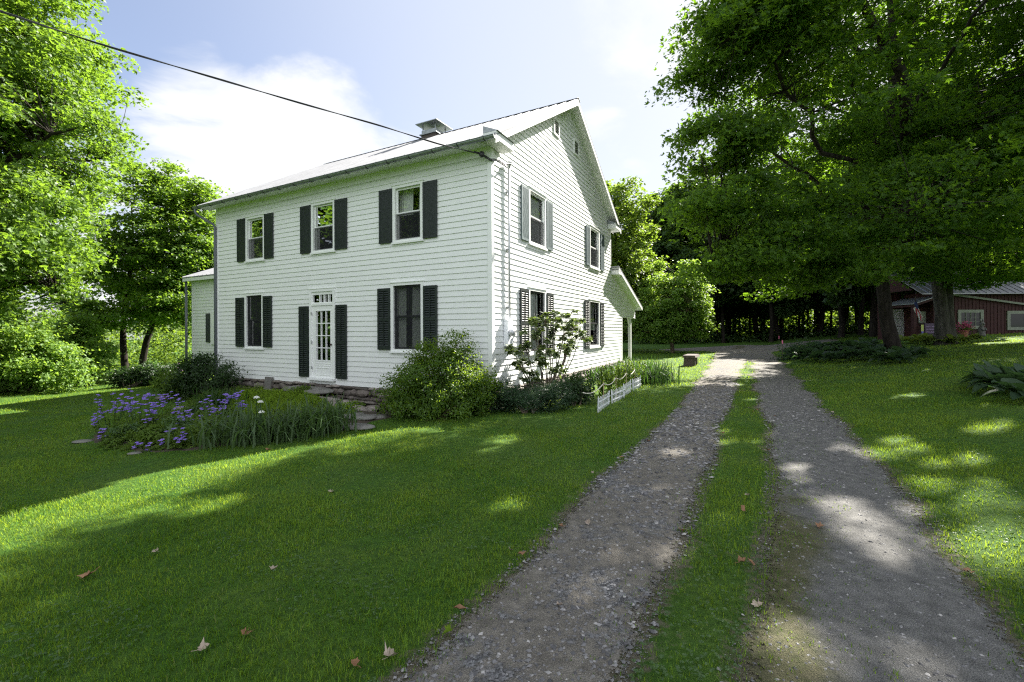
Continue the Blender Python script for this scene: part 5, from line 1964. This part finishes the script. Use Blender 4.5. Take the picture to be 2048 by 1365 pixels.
# picket edging: four little panels, a rope on stakes behind
pk = empty('picket_panel', (0, 0, 0), 0, 'x', 'fence')
mb = MB()
PW = 1.04
for i in range(10):
    x = .05 + i * (PW - .1) / 9
    top = .30 + (.02 if i % 2 else 0)
    mb.prism([(x - .009, .0), (x + .009, .0), (x + .009, top - .02), (x, top), (x - .009, top - .02)], 1, -.004, .004)
mb.build('picket', M['plastic'], pk)
mb = MB()
for zz in (.075, .20):
    mb.box(0.0, PW, -.012, -.0045, zz, zz + .028)
mb.build('rail', M['plastic'], pk)
mb = MB()
for x in (.012, PW - .012):
    mb.box(x - .014, x + .014, .0045, .02, -.15, .33)
mb.build('post', M['plastic'], pk)
fa, fb = np.array(P3(1197, 826)), np.array(P3(1281, 773))
dv = (fb - fa)[:2]
Lf = np.linalg.norm(dv)
dv /= Lf
fang = math.atan2(dv[1], dv[0])
labs = ['white picket edging panel nearest the lawn viewer', 'white picket edging panel second from the near end', 'white picket edging panel third from the near end, before the rope post', 'white picket edging panel at the far end by the daylilies']
for i in range(4):
    o = pk if i == 0 else copy_tree(pk)
    p = fa[:2] + dv * (i * (Lf - PW) / 3.)
    o.location = (p[0], p[1], gz_(*p) - .0)
    o.rotation_euler = (R((1.5, -2, 1, -1)[i]), 0, fang + R((2, -3, 2, -1)[i]))
    o['label'] = labs[i]
    o['group'] = 'white picket edging panels'
rp = empty('rope_line', (fa[0], fa[1], float(fa[2])), 0, 'pale rope looped between thin stakes behind the picket edging', 'rope')
mb = MB()
nrm = np.array([-dv[1], dv[0]])
tops = []
for k in (-.12, .22, .48, .74, 1.0):
    p = dv * (Lf * k) + nrm * .16
    h = .52 + .06 * k
    if k > 0:
        mb = MB()
        mb.tube([(p[0], p[1], -.05), (p[0], p[1], h)], .010, 5)
        mb.build('stake', M['stake'], rp)
    tops.append((p[0], p[1], h - .04))
mb = MB()
for a, b in zip(tops[:-1], tops[1:]):
    a, b = np.array(a), np.array(b)
    t_ = np.linspace(0, 1, 12)[:, None]
    mb.tube(a + (b - a) * t_ - np.array([0, 0, .36]) * t_ * (1 - t_), .010, 5)
mb.build('rope', M['rope'], rp, smooth=True)

# log bench on the lawn
x, y, z = P3(1380, 733)
lg = empty('log_bench', (x, y, z), 0, 'short weathered log bench standing alone on the sunny lawn', 'bench')
mb = MB()
q = np.random.default_rng(120)
mb.tube([(-.03, 0, -.05), (-.02, 0, .2), (-.02, 0, .38)], [.26, .24, .235], 14)
mb.build('stump', M['log'], lg)
mb = MB()
mb.tube([(.42, .75, -.05), (.42, .75, .2), (.42, .75, .38)], [.22, .2, .2], 14)
mb.build('stump', M['log'], lg)
mb = MB()
a_ = math.atan2(.75, .42)
ca, sa = math.cos(a_), math.sin(a_)
V = [(u_ * ca - v_ * sa, u_ * sa + v_ * ca, w_) for u_ in (-.3, 1.14) for (v_, w_) in ((-.27, .385), (.27, .38), (.25, .48), (-.23, .485))]
mb.add(V, [(0, 1, 2, 3), (7, 6, 5, 4), (0, 4, 5, 1), (1, 5, 6, 2), (2, 6, 7, 3), (3, 7, 4, 0)])
mb.build('seat', M['log'], lg)

# pink-topped marker stakes by the drive
for i, (px, py, pt, lab) in enumerate(((1558, 700, 673, 'pink-topped marker stake furthest left by the turnaround'), (1565, 722, 681, 'tall pink-topped marker stake between the other two'), (1595, 712, 688, 'pink-topped marker stake at the tip of the island bed'))):
    x, y, z = P3(px, py)
    h = (py - pt) / 901.7 * y
    o = empty('marker_stake', (x, y, z), 0, lab, 'marker')
    mb = MB()
    mb.tube([(0, 0, -.1), (0, 0, h)], .010, 5)
    mb.build('rod', M['twig'], o)
    mb = MB()
    mb.tube([(0, 0, h - .17), (0, 0, h + .005)], .024, 6)
    mb.build('flag_tip', M['pink'], o)

# ------------------------------------------------------------------ barn and the things round it
BY = 26.0
BX0 = 24.3
bz0 = 1.18
barn = empty('barn', (BX0, BY, bz0), R(-1.5), 'low dark red barn with a shining metal roof behind the right-hand maples', 'barn')


def boards(mb, x0, x1, y, z0, z1, step=.2, o=.02):
    mb.box(x0, x1, y, y + .08, z0, z1)
    x = x0
    while x < x1:
        mb.box(x, x + .035, y - o, y - .001, z0 + .002, z1 - .002)
        x += step


mb = MB()
boards(mb, 0, 11, 0, -.5, 2.62)
mb.box(0, .08, .081, 2.0, -.5, 2.62)
mb.box(10.92, 11, .081, 5.4, -.5, 2.62)
boards(mb, -1.0, -.001, 2.2, -.5, 2.75)
boards(mb, .081, 1.4, 2.2, -.5, 2.4)
mb.box(-1.0, -.92, 2.281, 2.8, -.5, 2.75)
mb.add([(-.9, .3, 2.75), (-.9, 3.0, 2.75), (-.9, 3.0, 4.4)], [(0, 1, 2)])
mb.build('wall', M['red_barn'], barn)
mb = MB()
rz = lambda t: 2.50 + .62 * (t + .45)
slab(-.45, 3.0, rz, -1.0, 11.4, mb, .05)
slab(3.002, 6.0, lambda t: rz(6 - t), 1.5, 11.4, mb, .05)
ribs(-.46, 3.0, rz, -.95, 11.4, mb, .4, .03, .06)
mb.build('roof', M['barn_roof'], barn)
mb = MB()
v = [(x, -.10 - d, z) for d in (0, .05) for (x, z) in ((.95, 2.40), (5.6, 1.74), (5.6, 1.84), (.95, 2.52))]
mb.add(v, [(3, 2, 1, 0), (4, 5, 6, 7), (0, 1, 5, 4), (1, 2, 6, 5), (2, 3, 7, 6), (3, 0, 4, 7)])
mb.build('slanting_board', M['barn_trim'], barn)
FB = lambda a, z, o: (a, -o, z)
for (wa, wb, za, zb, cols_, rows_) in ((1.35, 2.78, .47, 1.58, 4, 3), (4.1, 6.1, .40, 1.50, 2, 1)):
    mb = MB()
    rect_frame(mb, FB, wa, wb, za, zb, .17, .0, .06)
    for i in range(1, cols_):
        c = wa + .17 + (wb - wa - .34) * i / cols_
        fbar(mb, FB, c - .016, c + .016, za + .17, zb - .17, .024, .05)
    for j in range(1, rows_):
        c = za + .17 + (zb - za - .34) * j / rows_
        for i in range(cols_):
            e0 = wa + .17 + (wb - wa - .34) * i / cols_ + .016
            fbar(mb, FB, e0, e0 + (wb - wa - .34) / cols_ - .032, c - .008, c + .008, .026, .04)
    wo = mb.build('window', M['barn_trim'], barn)
    mb = MB()
    fbar(mb, FB, wa + .165, wb - .165, za + .165, zb - .165, .021, .0235)
    mb.build('pane', M['carglass'], wo)
mb = MB()
mb.box(-.95, .27, 2.12, 2.178, -.05, 1.72)
for k in range(1, 5):
    mb.box(-.93, .25, 2.108, 2.12, -.03 + .35 * k - .02, -.03 + .35 * k + .29 - .02)
mb.build('garage_door', M['white_door'], barn)
mb = MB()
mb.box(.42, .86, 2.13, 2.178, -.05, 1.70)
rect_frame(mb, lambda a, z, o: (a, 2.13 - o, z), .38, .90, -.05, 1.74, .05, .0, .03)
dd = mb.build('door', M['white_door'], barn)
mb = MB()
mb.blob((.50, 2.09, .72), (.04, .04, .04), 4, .02)
mb.build('handle', M['knob'], dd)
# open porch bay with a slanted roof
mb = MB()
mb.box(-1.27, -1.10, -.2, .0, -.4, 1.92)
mb.box(-.16, -.02, -.2, -.02, -.4, 2.2)
v = [(x, y, z + d) for d in (0, .16) for (x, y, z) in ((-1.3, -.25, 1.76), (.2, -.25, 2.26), (.2, 2.1, 2.26), (-1.3, 2.1, 1.76))]
mb.add(v, [(3, 2, 1, 0), (4, 5, 6, 7), (0, 1, 5, 4), (1, 2, 6, 5), (2, 3, 7, 6), (3, 0, 4, 7)])
mb.build('porch_bay', M['red_barn'], barn)
mb = MB()
v = [(x, y, z + d) for d in (.165, .19) for (x, y, z) in ((-1.38, -.35, 1.735), (.22, -.35, 2.265), (.22, 2.1, 2.265), (-1.38, 2.1, 1.735))]
mb.add(v, [(3, 2, 1, 0), (4, 5, 6, 7), (0, 1, 5, 4), (1, 2, 6, 5), (2, 3, 7, 6), (3, 0, 4, 7)])
mb.build('porch_bay_roof', M['galv'], barn)

q = np.random.default_rng(130)
bp = lambda x, y, z: (BX0 + x, BY + y, bz0 + z)
# flag hanging from an angled pole
fo = empty('flag', bp(-1.32, -.25, 1.25), 0, 'red and white striped flag with blue corner hanging at the barn porch', 'flag')
mb = MB()
mb.tube([(0, 0, 0), (-.51, -.66, 1.04)], .014, 6)
mb.build('flag_pole', M['twig'], fo)
mb = MB()
tp, bt = np.array([-.48, -.62, .98]), np.array([-.16, -.24, .38])
nx, ny = 13, 14
Vg = np.zeros((ny + 1, nx + 1, 3))
for i in range(nx + 1):
    e = tp + (bt - tp) * i / nx
    for j in range(ny + 1):
        k = j / ny
        Vg[j, i] = e + np.array([.34 * k + .05 * math.sin(i * .9 + k * 4), .10 * math.sin(i * 1.1 + 3 * k), -1.05 * k * (1 - .25 * i / nx)])
idx = np.arange((nx + 1) * (ny + 1)).reshape(ny + 1, nx + 1)
for i in range(nx):
    for j in range(ny):
        m_ = 2 if (i < 7 and j < 6) else (0 if i % 2 == 0 else 1)
        mb.f.append((np.array([[idx[j, i], idx[j, i + 1], idx[j + 1, i + 1], idx[j + 1, i]]]), m_))
mb.v.append(Vg.reshape(-1, 3))
mb.n += Vg.size // 3
mb.build('cloth', [M['flag_red'], M['flag_white'], M['flag_blue']], fo, smooth=True)
# purple sign with three lines of pale lettering
sg = empty('sign_board', bp(-.78, -.32, 0), 0, 'dark purple sign board with three lines of pale lettering beside the double trunk', 'sign')
mb = MB()
mb.box(-.02, .70, -.02, .02, .02, .80)
mb.build('board', M['sign'], sg)
mb = MB()
for r_, (a, b) in enumerate(((.05, .62), (.08, .64), (.06, .66))):
    x = a
    zc = .58 - .16 * r_
    first = True
    while x < b - .03:
        w = q.uniform(.028, .05)
        h = .10 if first else q.choice([.06, .06, .085])
        mb.box(x, x + .012, -.026, -.0205, zc, zc + h)
        mb.box(x + .0125, x + w - .010, -.025, -.0205, zc + (h - .014 if first else .046), zc + (h if first else .06))
        if q.uniform() < .6:
            mb.box(x + w - .0095, x + w, -.026, -.0205, zc, zc + .06)
        x += w + .012
        first = False
mb.build('lettering', M['lilac_ink'], sg)
mb = MB()
mb.tube([(.02, .01, -.4), (.02, .01, .02)], .02, 5)
mb.tube([(.66, .01, -.4), (.66, .01, .02)], .02, 5)
mb.build('leg', M['twig'], sg)
nb_ = MB()
nb_.box(0, .36, 0, .015, 0, .62)
nb_.box(-.03, .39, .016, .03, -.03, .65)
o = nb_.build('notice_board', M['paper'], None, label='pale notice panel hung in the barn porch above the purple sign', category='notice')
o.location = bp(-.52, .3, .86)
bo = empty('banner', bp(-.93, -.32, -.05), 0, 'narrow yellow and blue banner hanging on the red barn porch post', 'banner')
mb = MB()
mb.box(-.07, .07, -.012, .0, .40, .78)
mb.build('upper_cloth', M['yellow_cloth'], bo)
mb = MB()
mb.box(-.06, .06, -.012, .0, .02, .398)
mb.build('lower_cloth', M['blue_cloth'], bo)
# garden figure and pot of pink flowers
x, y, z = P3(1963, 676)
x, y = x * 24.3 / y, 24.3
z = gz_(x, y)
so_ = empty('garden_statue', (x, y, z), 0, 'small grey animal garden statue with upright ears below the barn window', 'statue')
mb = MB()
mb.tube([(0, 0, 0), (0, 0, .10), (.0, 0, .14), (.0, .02, .32), (0, 0, .48), (0, -.01, .54), (0, -.03, .62), (0, -.04, .72), (0, -.03, .80)], [.17, .17, .15, .16, .12, .075, .10, .105, .05], 14)
mb.tube([(.045, -.02, .76), (.065, -.01, .88), (.07, 0, .97)], [.035, .035, .008], 8)
mb.tube([(-.045, -.02, .76), (-.065, -.01, .88), (-.07, 0, .96)], [.035, .035, .008], 8)
mb.blob((0, -.13, .68), (.045, .06, .04), 5, .04)
mb.tube([(.10, -.08, .46), (.09, -.16, .36), (.03, -.19, .34)], [.045, .035, .03], 8)
mb.tube([(-.10, -.08, .46), (-.09, -.16, .36), (-.03, -.19, .34)], [.045, .035, .03], 8)
mb.build('figure', M['statue'], so_, smooth=True)
po = empty('flower_pot', (x - .62, y + .3, z), 0, 'terracotta pot of pink flowers beside the statue under the barn window', 'flower pot')
mb = MB()
mb.tube([(0, 0, 0), (0, 0, .3), (0, 0, .31), (0, 0, .36)], [.13, .18, .2, .2], 14)
mb.build('pot', M['terracotta'], po, smooth=False)
mb = MB()
n = 260
P = q.normal(size=(n, 3)) * np.array([.2, .15, .12]) + np.array([0, 0, .55])
leaves(mb, P, q.normal(size=(n, 3)) + np.array([0, 0, 1]), .09, 'kite', q)
mb.build('flower', M['pink_petal'], po)
mb = MB()
P = q.normal(size=(n, 3)) * np.array([.2, .15, .12]) + np.array([0, 0, .46])
leaves(mb, P, q.normal(size=(n, 3)) + np.array([0, 0, 1]), .1, 'oval', q)
mb.build('foliage', M['mat_green'], po)
# white car beyond the maple trunk
cx_, cy_ = 29.1, 33.0
ca_ = empty('parked_car', (cx_, cy_, gz_(cx_, cy_)), R(180), 'white car parked beyond the dark maple trunk, only its nose showing', 'car')
prof = [(-2.2, .45), (-2.15, .72), (-1.2, .92), (-.75, 1.0), (-.1, 1.42), (1.1, 1.45), (1.75, 1.08), (2.15, 1.0), (2.2, .5), (2.0, .28), (-2.0, .28)]
mb = MB()
n = len(prof)
V = []
for (yy, inset) in ((-.86, .06), (-.80, 0), (.80, 0), (.86, .06)):
    for (x_, z_) in prof:
        k = .16 if z_ > 1.02 else 0
        V.append((x_ * (1 - inset * .3), yy * (1 - k), z_ if inset == 0 else .28 + (z_ - .28) * .94))
f = [tuple(range(n)), tuple(range(3 * n, 4 * n))[::-1]]
for r_ in range(3):
    f += [(r_ * n + i, (r_ + 1) * n + i, (r_ + 1) * n + (i + 1) % n, r_ * n + (i + 1) % n) for i in range(n)]
mb.add(V, f)
mb.build('body', M['carpaint'], ca_)
mb = MB()
for yy in (-.745, .745):
    s_ = 1 if yy > 0 else -1
    mb.prism([(-.6, 1.04), (-.08, 1.36), (1.02, 1.38), (1.5, 1.08)], 1, min(yy, yy + .02 * s_), max(yy, yy + .02 * s_))
mb.build('window', M['carglass'], ca_)
for x_ in (-1.4, 1.4):
    for yy in (-.78, .78):
        mb = MB()
        mb.tube([(x_, yy - .1, .32), (x_, yy + .1, .32)], .32, 18)
        w_ = mb.build('wheel', M['rubber'], ca_)
        mb = MB()
        mb.tube([(x_, yy - .105, .32), (x_, yy + .105, .32)], .19, 14)
        mb.build('rim', M['conduit'], w_)
for yy in (-.6, .6):
    mb = MB()
    mb.blob((-2.14, yy, .68), (.07, .16, .07), 7, .03)
    mb.build('headlight', M['carglass'], ca_)


# ------------------------------------------------------------------ grass, gravel, clover, fallen leaves
def grass():
    q = np.random.default_rng(140)
    mb = MB()
    bands = ((.6, 3.2, 4200, .044, .0042, 3), (3.2, 5, 3000, .045, .005, 3), (5, 8, 1900, .046, .0066, 2), (8, 12, 850, .048, .0095, 2), (12, 20, 300, .052, .015, 2), (20, 36, 75, .06, .032, 2))
    ch, sh = math.cos(HTH), math.sin(HTH)
    for (y0, y1, den, h, w, segs) in bands:
        xm = 1.18 * y1 + 2.0
        n = int((y1 - y0) * 2 * xm * den)
        X = q.uniform(-xm, xm, n)
        Y = q.uniform(y0, y1, n)
        ok = np.abs(X) < 1.17 * Y + 2.0
        X, Y = X[ok], Y[ok]
        d = drive_mask(X, Y)
        mid = (X > trk('LR', Y) - .1) & (X < trk('RL', Y) + .1)
        edge = np.clip((.16 - d + .12 * np.sin(X * 11 + 2 * np.sin(Y * 7)) * np.sin(Y * 9 + X * 3)) / np.where(mid, .40, .34), 0, 1) ** 1.3
        edge = np.where(mid, edge * np.clip(.35 + .65 * np.clip((Y - 2.2) / 2.4, 0, 1), 0, 1), edge)
        # keep clear of house and bed
        S = -((X - HC[0]) * ch - (Y - HC[1]) * sh)
        T = (X - HC[0]) * sh + (Y - HC[1]) * ch
        inside = (S > -.05) & (S < 16.2) & (T > -.1) & (T < 13.8)
        wood = (Y > 43) & (X > 12)
        creep = (X > trk('RL', Y) - .05) & (X < trk('RL', Y) + .55 * (trk('RR', Y) - trk('RL', Y))) & (Y < 8)
        cl_ = np.sin(X * 7 + 2 * np.sin(Y * 5)) * np.sin(Y * 6.3 + X * 2) > .45
        edge = np.maximum(edge, np.where((d > 0) & (d < .3) & (np.sin(X * 9 + 3 * np.sin(Y * 4)) * np.sin(Y * 8 + X) > .1), .16, 0))
        edge = np.maximum(edge, np.where(creep, .05 + .3 * cl_ + .45 * np.clip(1 - (X - trk('RL', Y)) / (.3 * (trk('RR', Y) - trk('RL', Y))), 0, 1), 0))
        bed = in_bed(X, Y) > 0
        ok = (q.uniform(0, 1, len(X)) < edge) & ~inside & ~bed & ~wood
        X, Y = X[ok], Y[ok]
        mid = mid[ok]
        n = len(X)
        Z = G(X, Y)
        pt = .5 + .5 * np.sin(X * 1.7 + 1.2 * np.sin(Y * 1.1)) * np.sin(Y * 1.9 + X * .6)
        pt2 = .5 + .5 * np.sin(X * 6.1 + 2 * np.sin(Y * 4.3)) * np.sin(Y * 5.7)
        H = h * q.uniform(.45, 1.2, n) * (.55 + .45 * pt + .45 * pt2) * np.where(q.uniform(0, 1, n) < .03, 1.5, 1.) * np.where(drive_mask(X, Y) > .02, .6, 1.)
        a = q.uniform(0, 6.28, n)
        dx, dy = np.cos(a), np.sin(a)
        lean = H * q.uniform(.15, 1.0, n)
        ww = w * q.uniform(.7, 1.3, n)
        base = np.stack([X, Y, Z - .004], 1)
        side = np.stack([-dy, dx, 0 * dx], 1)
        fwd = np.stack([dx, dy, 0 * dx], 1)
        up = np.array([0, 0, 1.])
        A = base - side * ww[:, None] / 2
        B = base + side * ww[:, None] / 2
        mdp = base + fwd * (lean * .35)[:, None] + up * (H * .6)[:, None]
        Cm, Dm = mdp - side * ww[:, None] * .4, mdp + side * ww[:, None] * .4
        T_ = base + fwd * lean[:, None] + up * H[:, None]
        if segs == 3:
            V = np.stack([A, B, Dm, Cm, T_], 1).reshape(-1, 3)
            i = np.arange(n) * 5
            mb.add(V, np.stack([i, i + 1, i + 2, i + 3], 1))
            mb.f.append((np.stack([i + 3, i + 2, i + 4], 1) + mb.n - len(V), 0))
        else:
            V = np.stack([A, B, T_], 1).reshape(-1, 3)
            i = np.arange(n) * 3
            mb.add(V, np.stack([i, i + 1, i + 2], 1))
    mb.build('grass', M['grass'], None, kind='stuff', label='short mown lawn grass', category='grass')


grass()


def clover():
    q = np.random.default_rng(141)
    mb = MB()
    n = 9000
    Y = 2.1 + 6.5 * q.uniform(0, 1, n) ** 1.5
    X = q.uniform(-1.15, 1.15, n) * Y
    d = drive_mask(X, Y)
    pn = np.sin(X * 2.3 + np.sin(Y * 1.7) * 2) * np.sin(Y * 2.9 + X)
    mid = (X > trk('LR', Y)) & (X < trk('RL', Y))
    ok = (d < -.02) & ((pn > .35) | (mid & (q.uniform(0, 1, n) < .8) & (Y < 4)))
    X, Y = X[ok], Y[ok]
    ok = in_bed(X, Y) <= 0
    X, Y = X[ok], Y[ok]
    Z = G(X, Y) + q.uniform(.015, .05, len(X))
    for k in range(3):
        a = q.uniform(0, 6.28, len(X)) * 0 + k * 2.1 + X * 40
        D = np.stack([np.cos(a), np.sin(a), .15 + 0 * a], 1)
        leaves(mb, np.stack([X, Y, Z], 1) + D * .0065, np.stack([0 * a, 0 * a, 1 + 0 * a], 1) + q.normal(size=(len(X), 3)) * .3, .014 * q.uniform(.7, 1.4, len(X)), 'kite', q, along=D)
    mb.build('clover', M['weed'], None, kind='stuff', label='clover and small weeds among the grass', category='clover')


clover()


def gravel():
    q = np.random.default_rng(142)
    mb = MB()
    n = 46000
    Y = 1.9 + 11 * q.uniform(0, 1, n) ** 2.0
    u = q.uniform(-.08, 1.08, n)
    left = q.uniform(0, 1, n) < .62
    X = np.where(left, trk('LL', Y) + u * (trk('LR', Y) - trk('LL', Y)), trk('RL', Y) + u * (trk('RR', Y) - trk('RL', Y)))
    big = q.uniform(0, 1, n) ** 5
    r = .0026 + .0135 * big ** 1.3 * np.where(left, 1, .7)
    r *= np.clip(Y / 3.2, 1, 2.2)
    clump = .5 + .5 * np.sin(X * 3.1 + np.sin(Y * 2.3)) * np.sin(Y * 2.7)
    ok = q.uniform(0, 1, n) < .25 + .75 * clump
    X, Y, r = X[ok], Y[ok], r[ok]
    n = len(X)
    oc = np.array([(1, 0, 0), (0, 1, 0), (-1, 0, 0), (0, -1, 0), (.3, .2, 1), (.2, -.3, -1), (-.35, -.1, .95)], float)
    V = oc[None] * (1 + q.normal(size=(n, 7, 1)) * .25) * np.array([1.25, .9, .5])
    a = q.uniform(0, 6.28, n)
    c, s = np.cos(a)[:, None], np.sin(a)[:, None]
    V = np.stack([V[..., 0] * c - V[..., 1] * s, V[..., 0] * s + V[..., 1] * c, V[..., 2]], -1) * r[:, None, None]
    V += np.stack([X, Y, G(X, Y) + .004 + r * .25], 1)[:, None]
    F = np.array([(0, 1, 4), (1, 6, 4), (1, 2, 6), (2, 3, 6), (3, 4, 6), (3, 0, 4), (1, 0, 5), (2, 1, 5), (3, 2, 5), (0, 3, 5)])
    F = (F[None] + (np.arange(n) * 7)[:, None, None]).reshape(-1, 3)
    mb.add(V.reshape(-1, 3), F)
    m = bpy.data.materials.new('gravel_stone')
    m.use_nodes = True
    g = NT(m.node_tree)
    out = g.n('ShaderNodeOutputMaterial')
    p = g.n('ShaderNodeBsdfPrincipled', i={'Roughness': .75})
    geo = g.n('ShaderNodeNewGeometry')
    col = g.ramp(geo.outputs['Random Per Island'], [(0, (.055, .053, .055)), (.55, (.14, .136, .138)), (.9, (.24, .23, .225)), (1, (.38, .36, .34))])
    g.l(col, p.inputs['Base Color'])
    g.l(p.outputs[0], out.inputs[0])
    mb.build('gravel', m, None, kind='stuff', label='loose grey stones lying on the wheel tracks', category='gravel')


gravel()


def fallen_leaf(px, py, size, m, lab, seed):
    q = np.random.default_rng(seed)
    x, y, z = P3(px, py)
    ang = np.linspace(0, 2 * np.pi, 20, endpoint=False)
    rad = np.array([1, .66, .7, .58, .9, .62, .66, .5, .7, .45, .3, .45, .7, .5, .66, .62, .9, .58, .7, .66]) * size * .8 * q.uniform(.85, 1.15, 20)
    curl = q.uniform(.7, 1.5)
    V = [(0, 0, .012)] + [(r * math.cos(a), r * math.sin(a), .012 + curl * r * r / size * (math.cos(a - 1) ** 2) + q.uniform(0, .012)) for a, r in zip(ang, rad)]
    mb = MB()
    mb.add(V, np.array([(0, 1 + i, 1 + (i + 1) % 20) for i in range(20)]))
    mb.tube([(-.2 * size, 0, .012), (-1.0 * size, .1 * size, .02)], .0018, 4)
    o = mb.build('fallen_leaf', M[m], None, label=lab, category='leaf', group='fallen leaves')
    o.location = (x, y, z + .010)
    o.rotation_euler = (q.normal() * .25, q.normal() * .25, q.uniform(0, 6.28))


for i, (px, py, s_, m_, lab) in enumerate((
        (178, 1157, .085, 'dead_leaf', 'large curled brown leaf on the left lawn'), (490, 1276, .05, 'dead_leaf', 'tan dead leaf on the lawn near the bottom, left of the pale one'),
        (776, 1322, .065, 'pale_leaf', 'pale grey twisted leaf at the bottom edge of the gravel'), (710, 1336, .04, 'dead_leaf', 'orange-brown leaf left of the pale twisted one'),
        (548, 1144, .045, 'pale_leaf', 'small pale leaf in the middle of the left lawn'), (314, 1107, .04, 'pale_leaf', 'small pinkish leaf in the shaded left lawn'),
        (900, 1270, .055, 'sedum', 'yellow-green maple leaf at the edge of the left wheel track'), (1518, 1218, .06, 'pale_leaf', 'pale curled leaf on the grassy middle of the drive'),
        (1640, 1058, .055, 'dead_leaf', 'rusty leaf on the right wheel track'), (1934, 1150, .05, 'dead_leaf', 'red-brown leaf at the right edge of the drive'),
        (1176, 1050, .045, 'pale_leaf', 'light tan leaf on the left track by the grass edge'), (535, 903, .06, 'dead_leaf', 'orange leaf in the sun strip below the iris'),
        (1122, 1058, .04, 'dead_leaf', 'brown leaf in the grass edge beside the left track'), (405, 1305, .05, 'pale_leaf', 'thin pale leaf low on the left lawn'),
        (1484, 1130, .05, 'dead_leaf', 'brown leaf on the grassy middle, near its left side'), (660, 988, .05, 'pale_leaf', 'straw-coloured leaf in the lawn below the sun strip'))):
    fallen_leaf(px, py, s_, m_, lab, 400 + i)

q = np.random.default_rng(500)
src = None
for i in range(20):
    y = 2.6 + 8 * q.uniform() ** 1.5
    k = q.choice(['LL', 'LR', 'RL', 'RR', 'lawn', 'med'])
    x = q.uniform(-1., .4) * y if k == 'lawn' else (.5 * (trk('LR', y) + trk('RL', y)) if k == 'med' else trk(k, y)) + q.normal() * .25
    if in_bed(x, y) > -.2 or y > 7 and x < 1:
        continue
    mb = MB()
    n = 7
    sz = q.uniform(.016, .034)
    a = np.linspace(0, 6.28, n, endpoint=False)
    rr = sz * q.uniform(.5, 1., n) * np.where(np.arange(n) % 3 == 0, 1.3, .8)
    V = [(0, 0, .004)] + [(r_ * math.cos(b) * 1.5, r_ * math.sin(b), .004 + q.uniform(.0, .02)) for r_, b in zip(rr, a)]
    mb.add(V, np.array([(0, 1 + j, 1 + (j + 1) % n) for j in range(n)]))
    o = mb.build('leaf_scrap', M['dead_leaf' if q.uniform() < .6 else 'pale_leaf'], None, label='small dry brown leaf scrap lying along the drive or on the near lawn', category='leaf', group='leaf scraps on the ground')
    o.location = (float(x), y, gz_(x, y) + (.012 if drive_mask(x, y) > 0 else .035))
    o.rotation_euler = (q.normal() * .3, q.normal() * .3, q.uniform(0, 6.28))
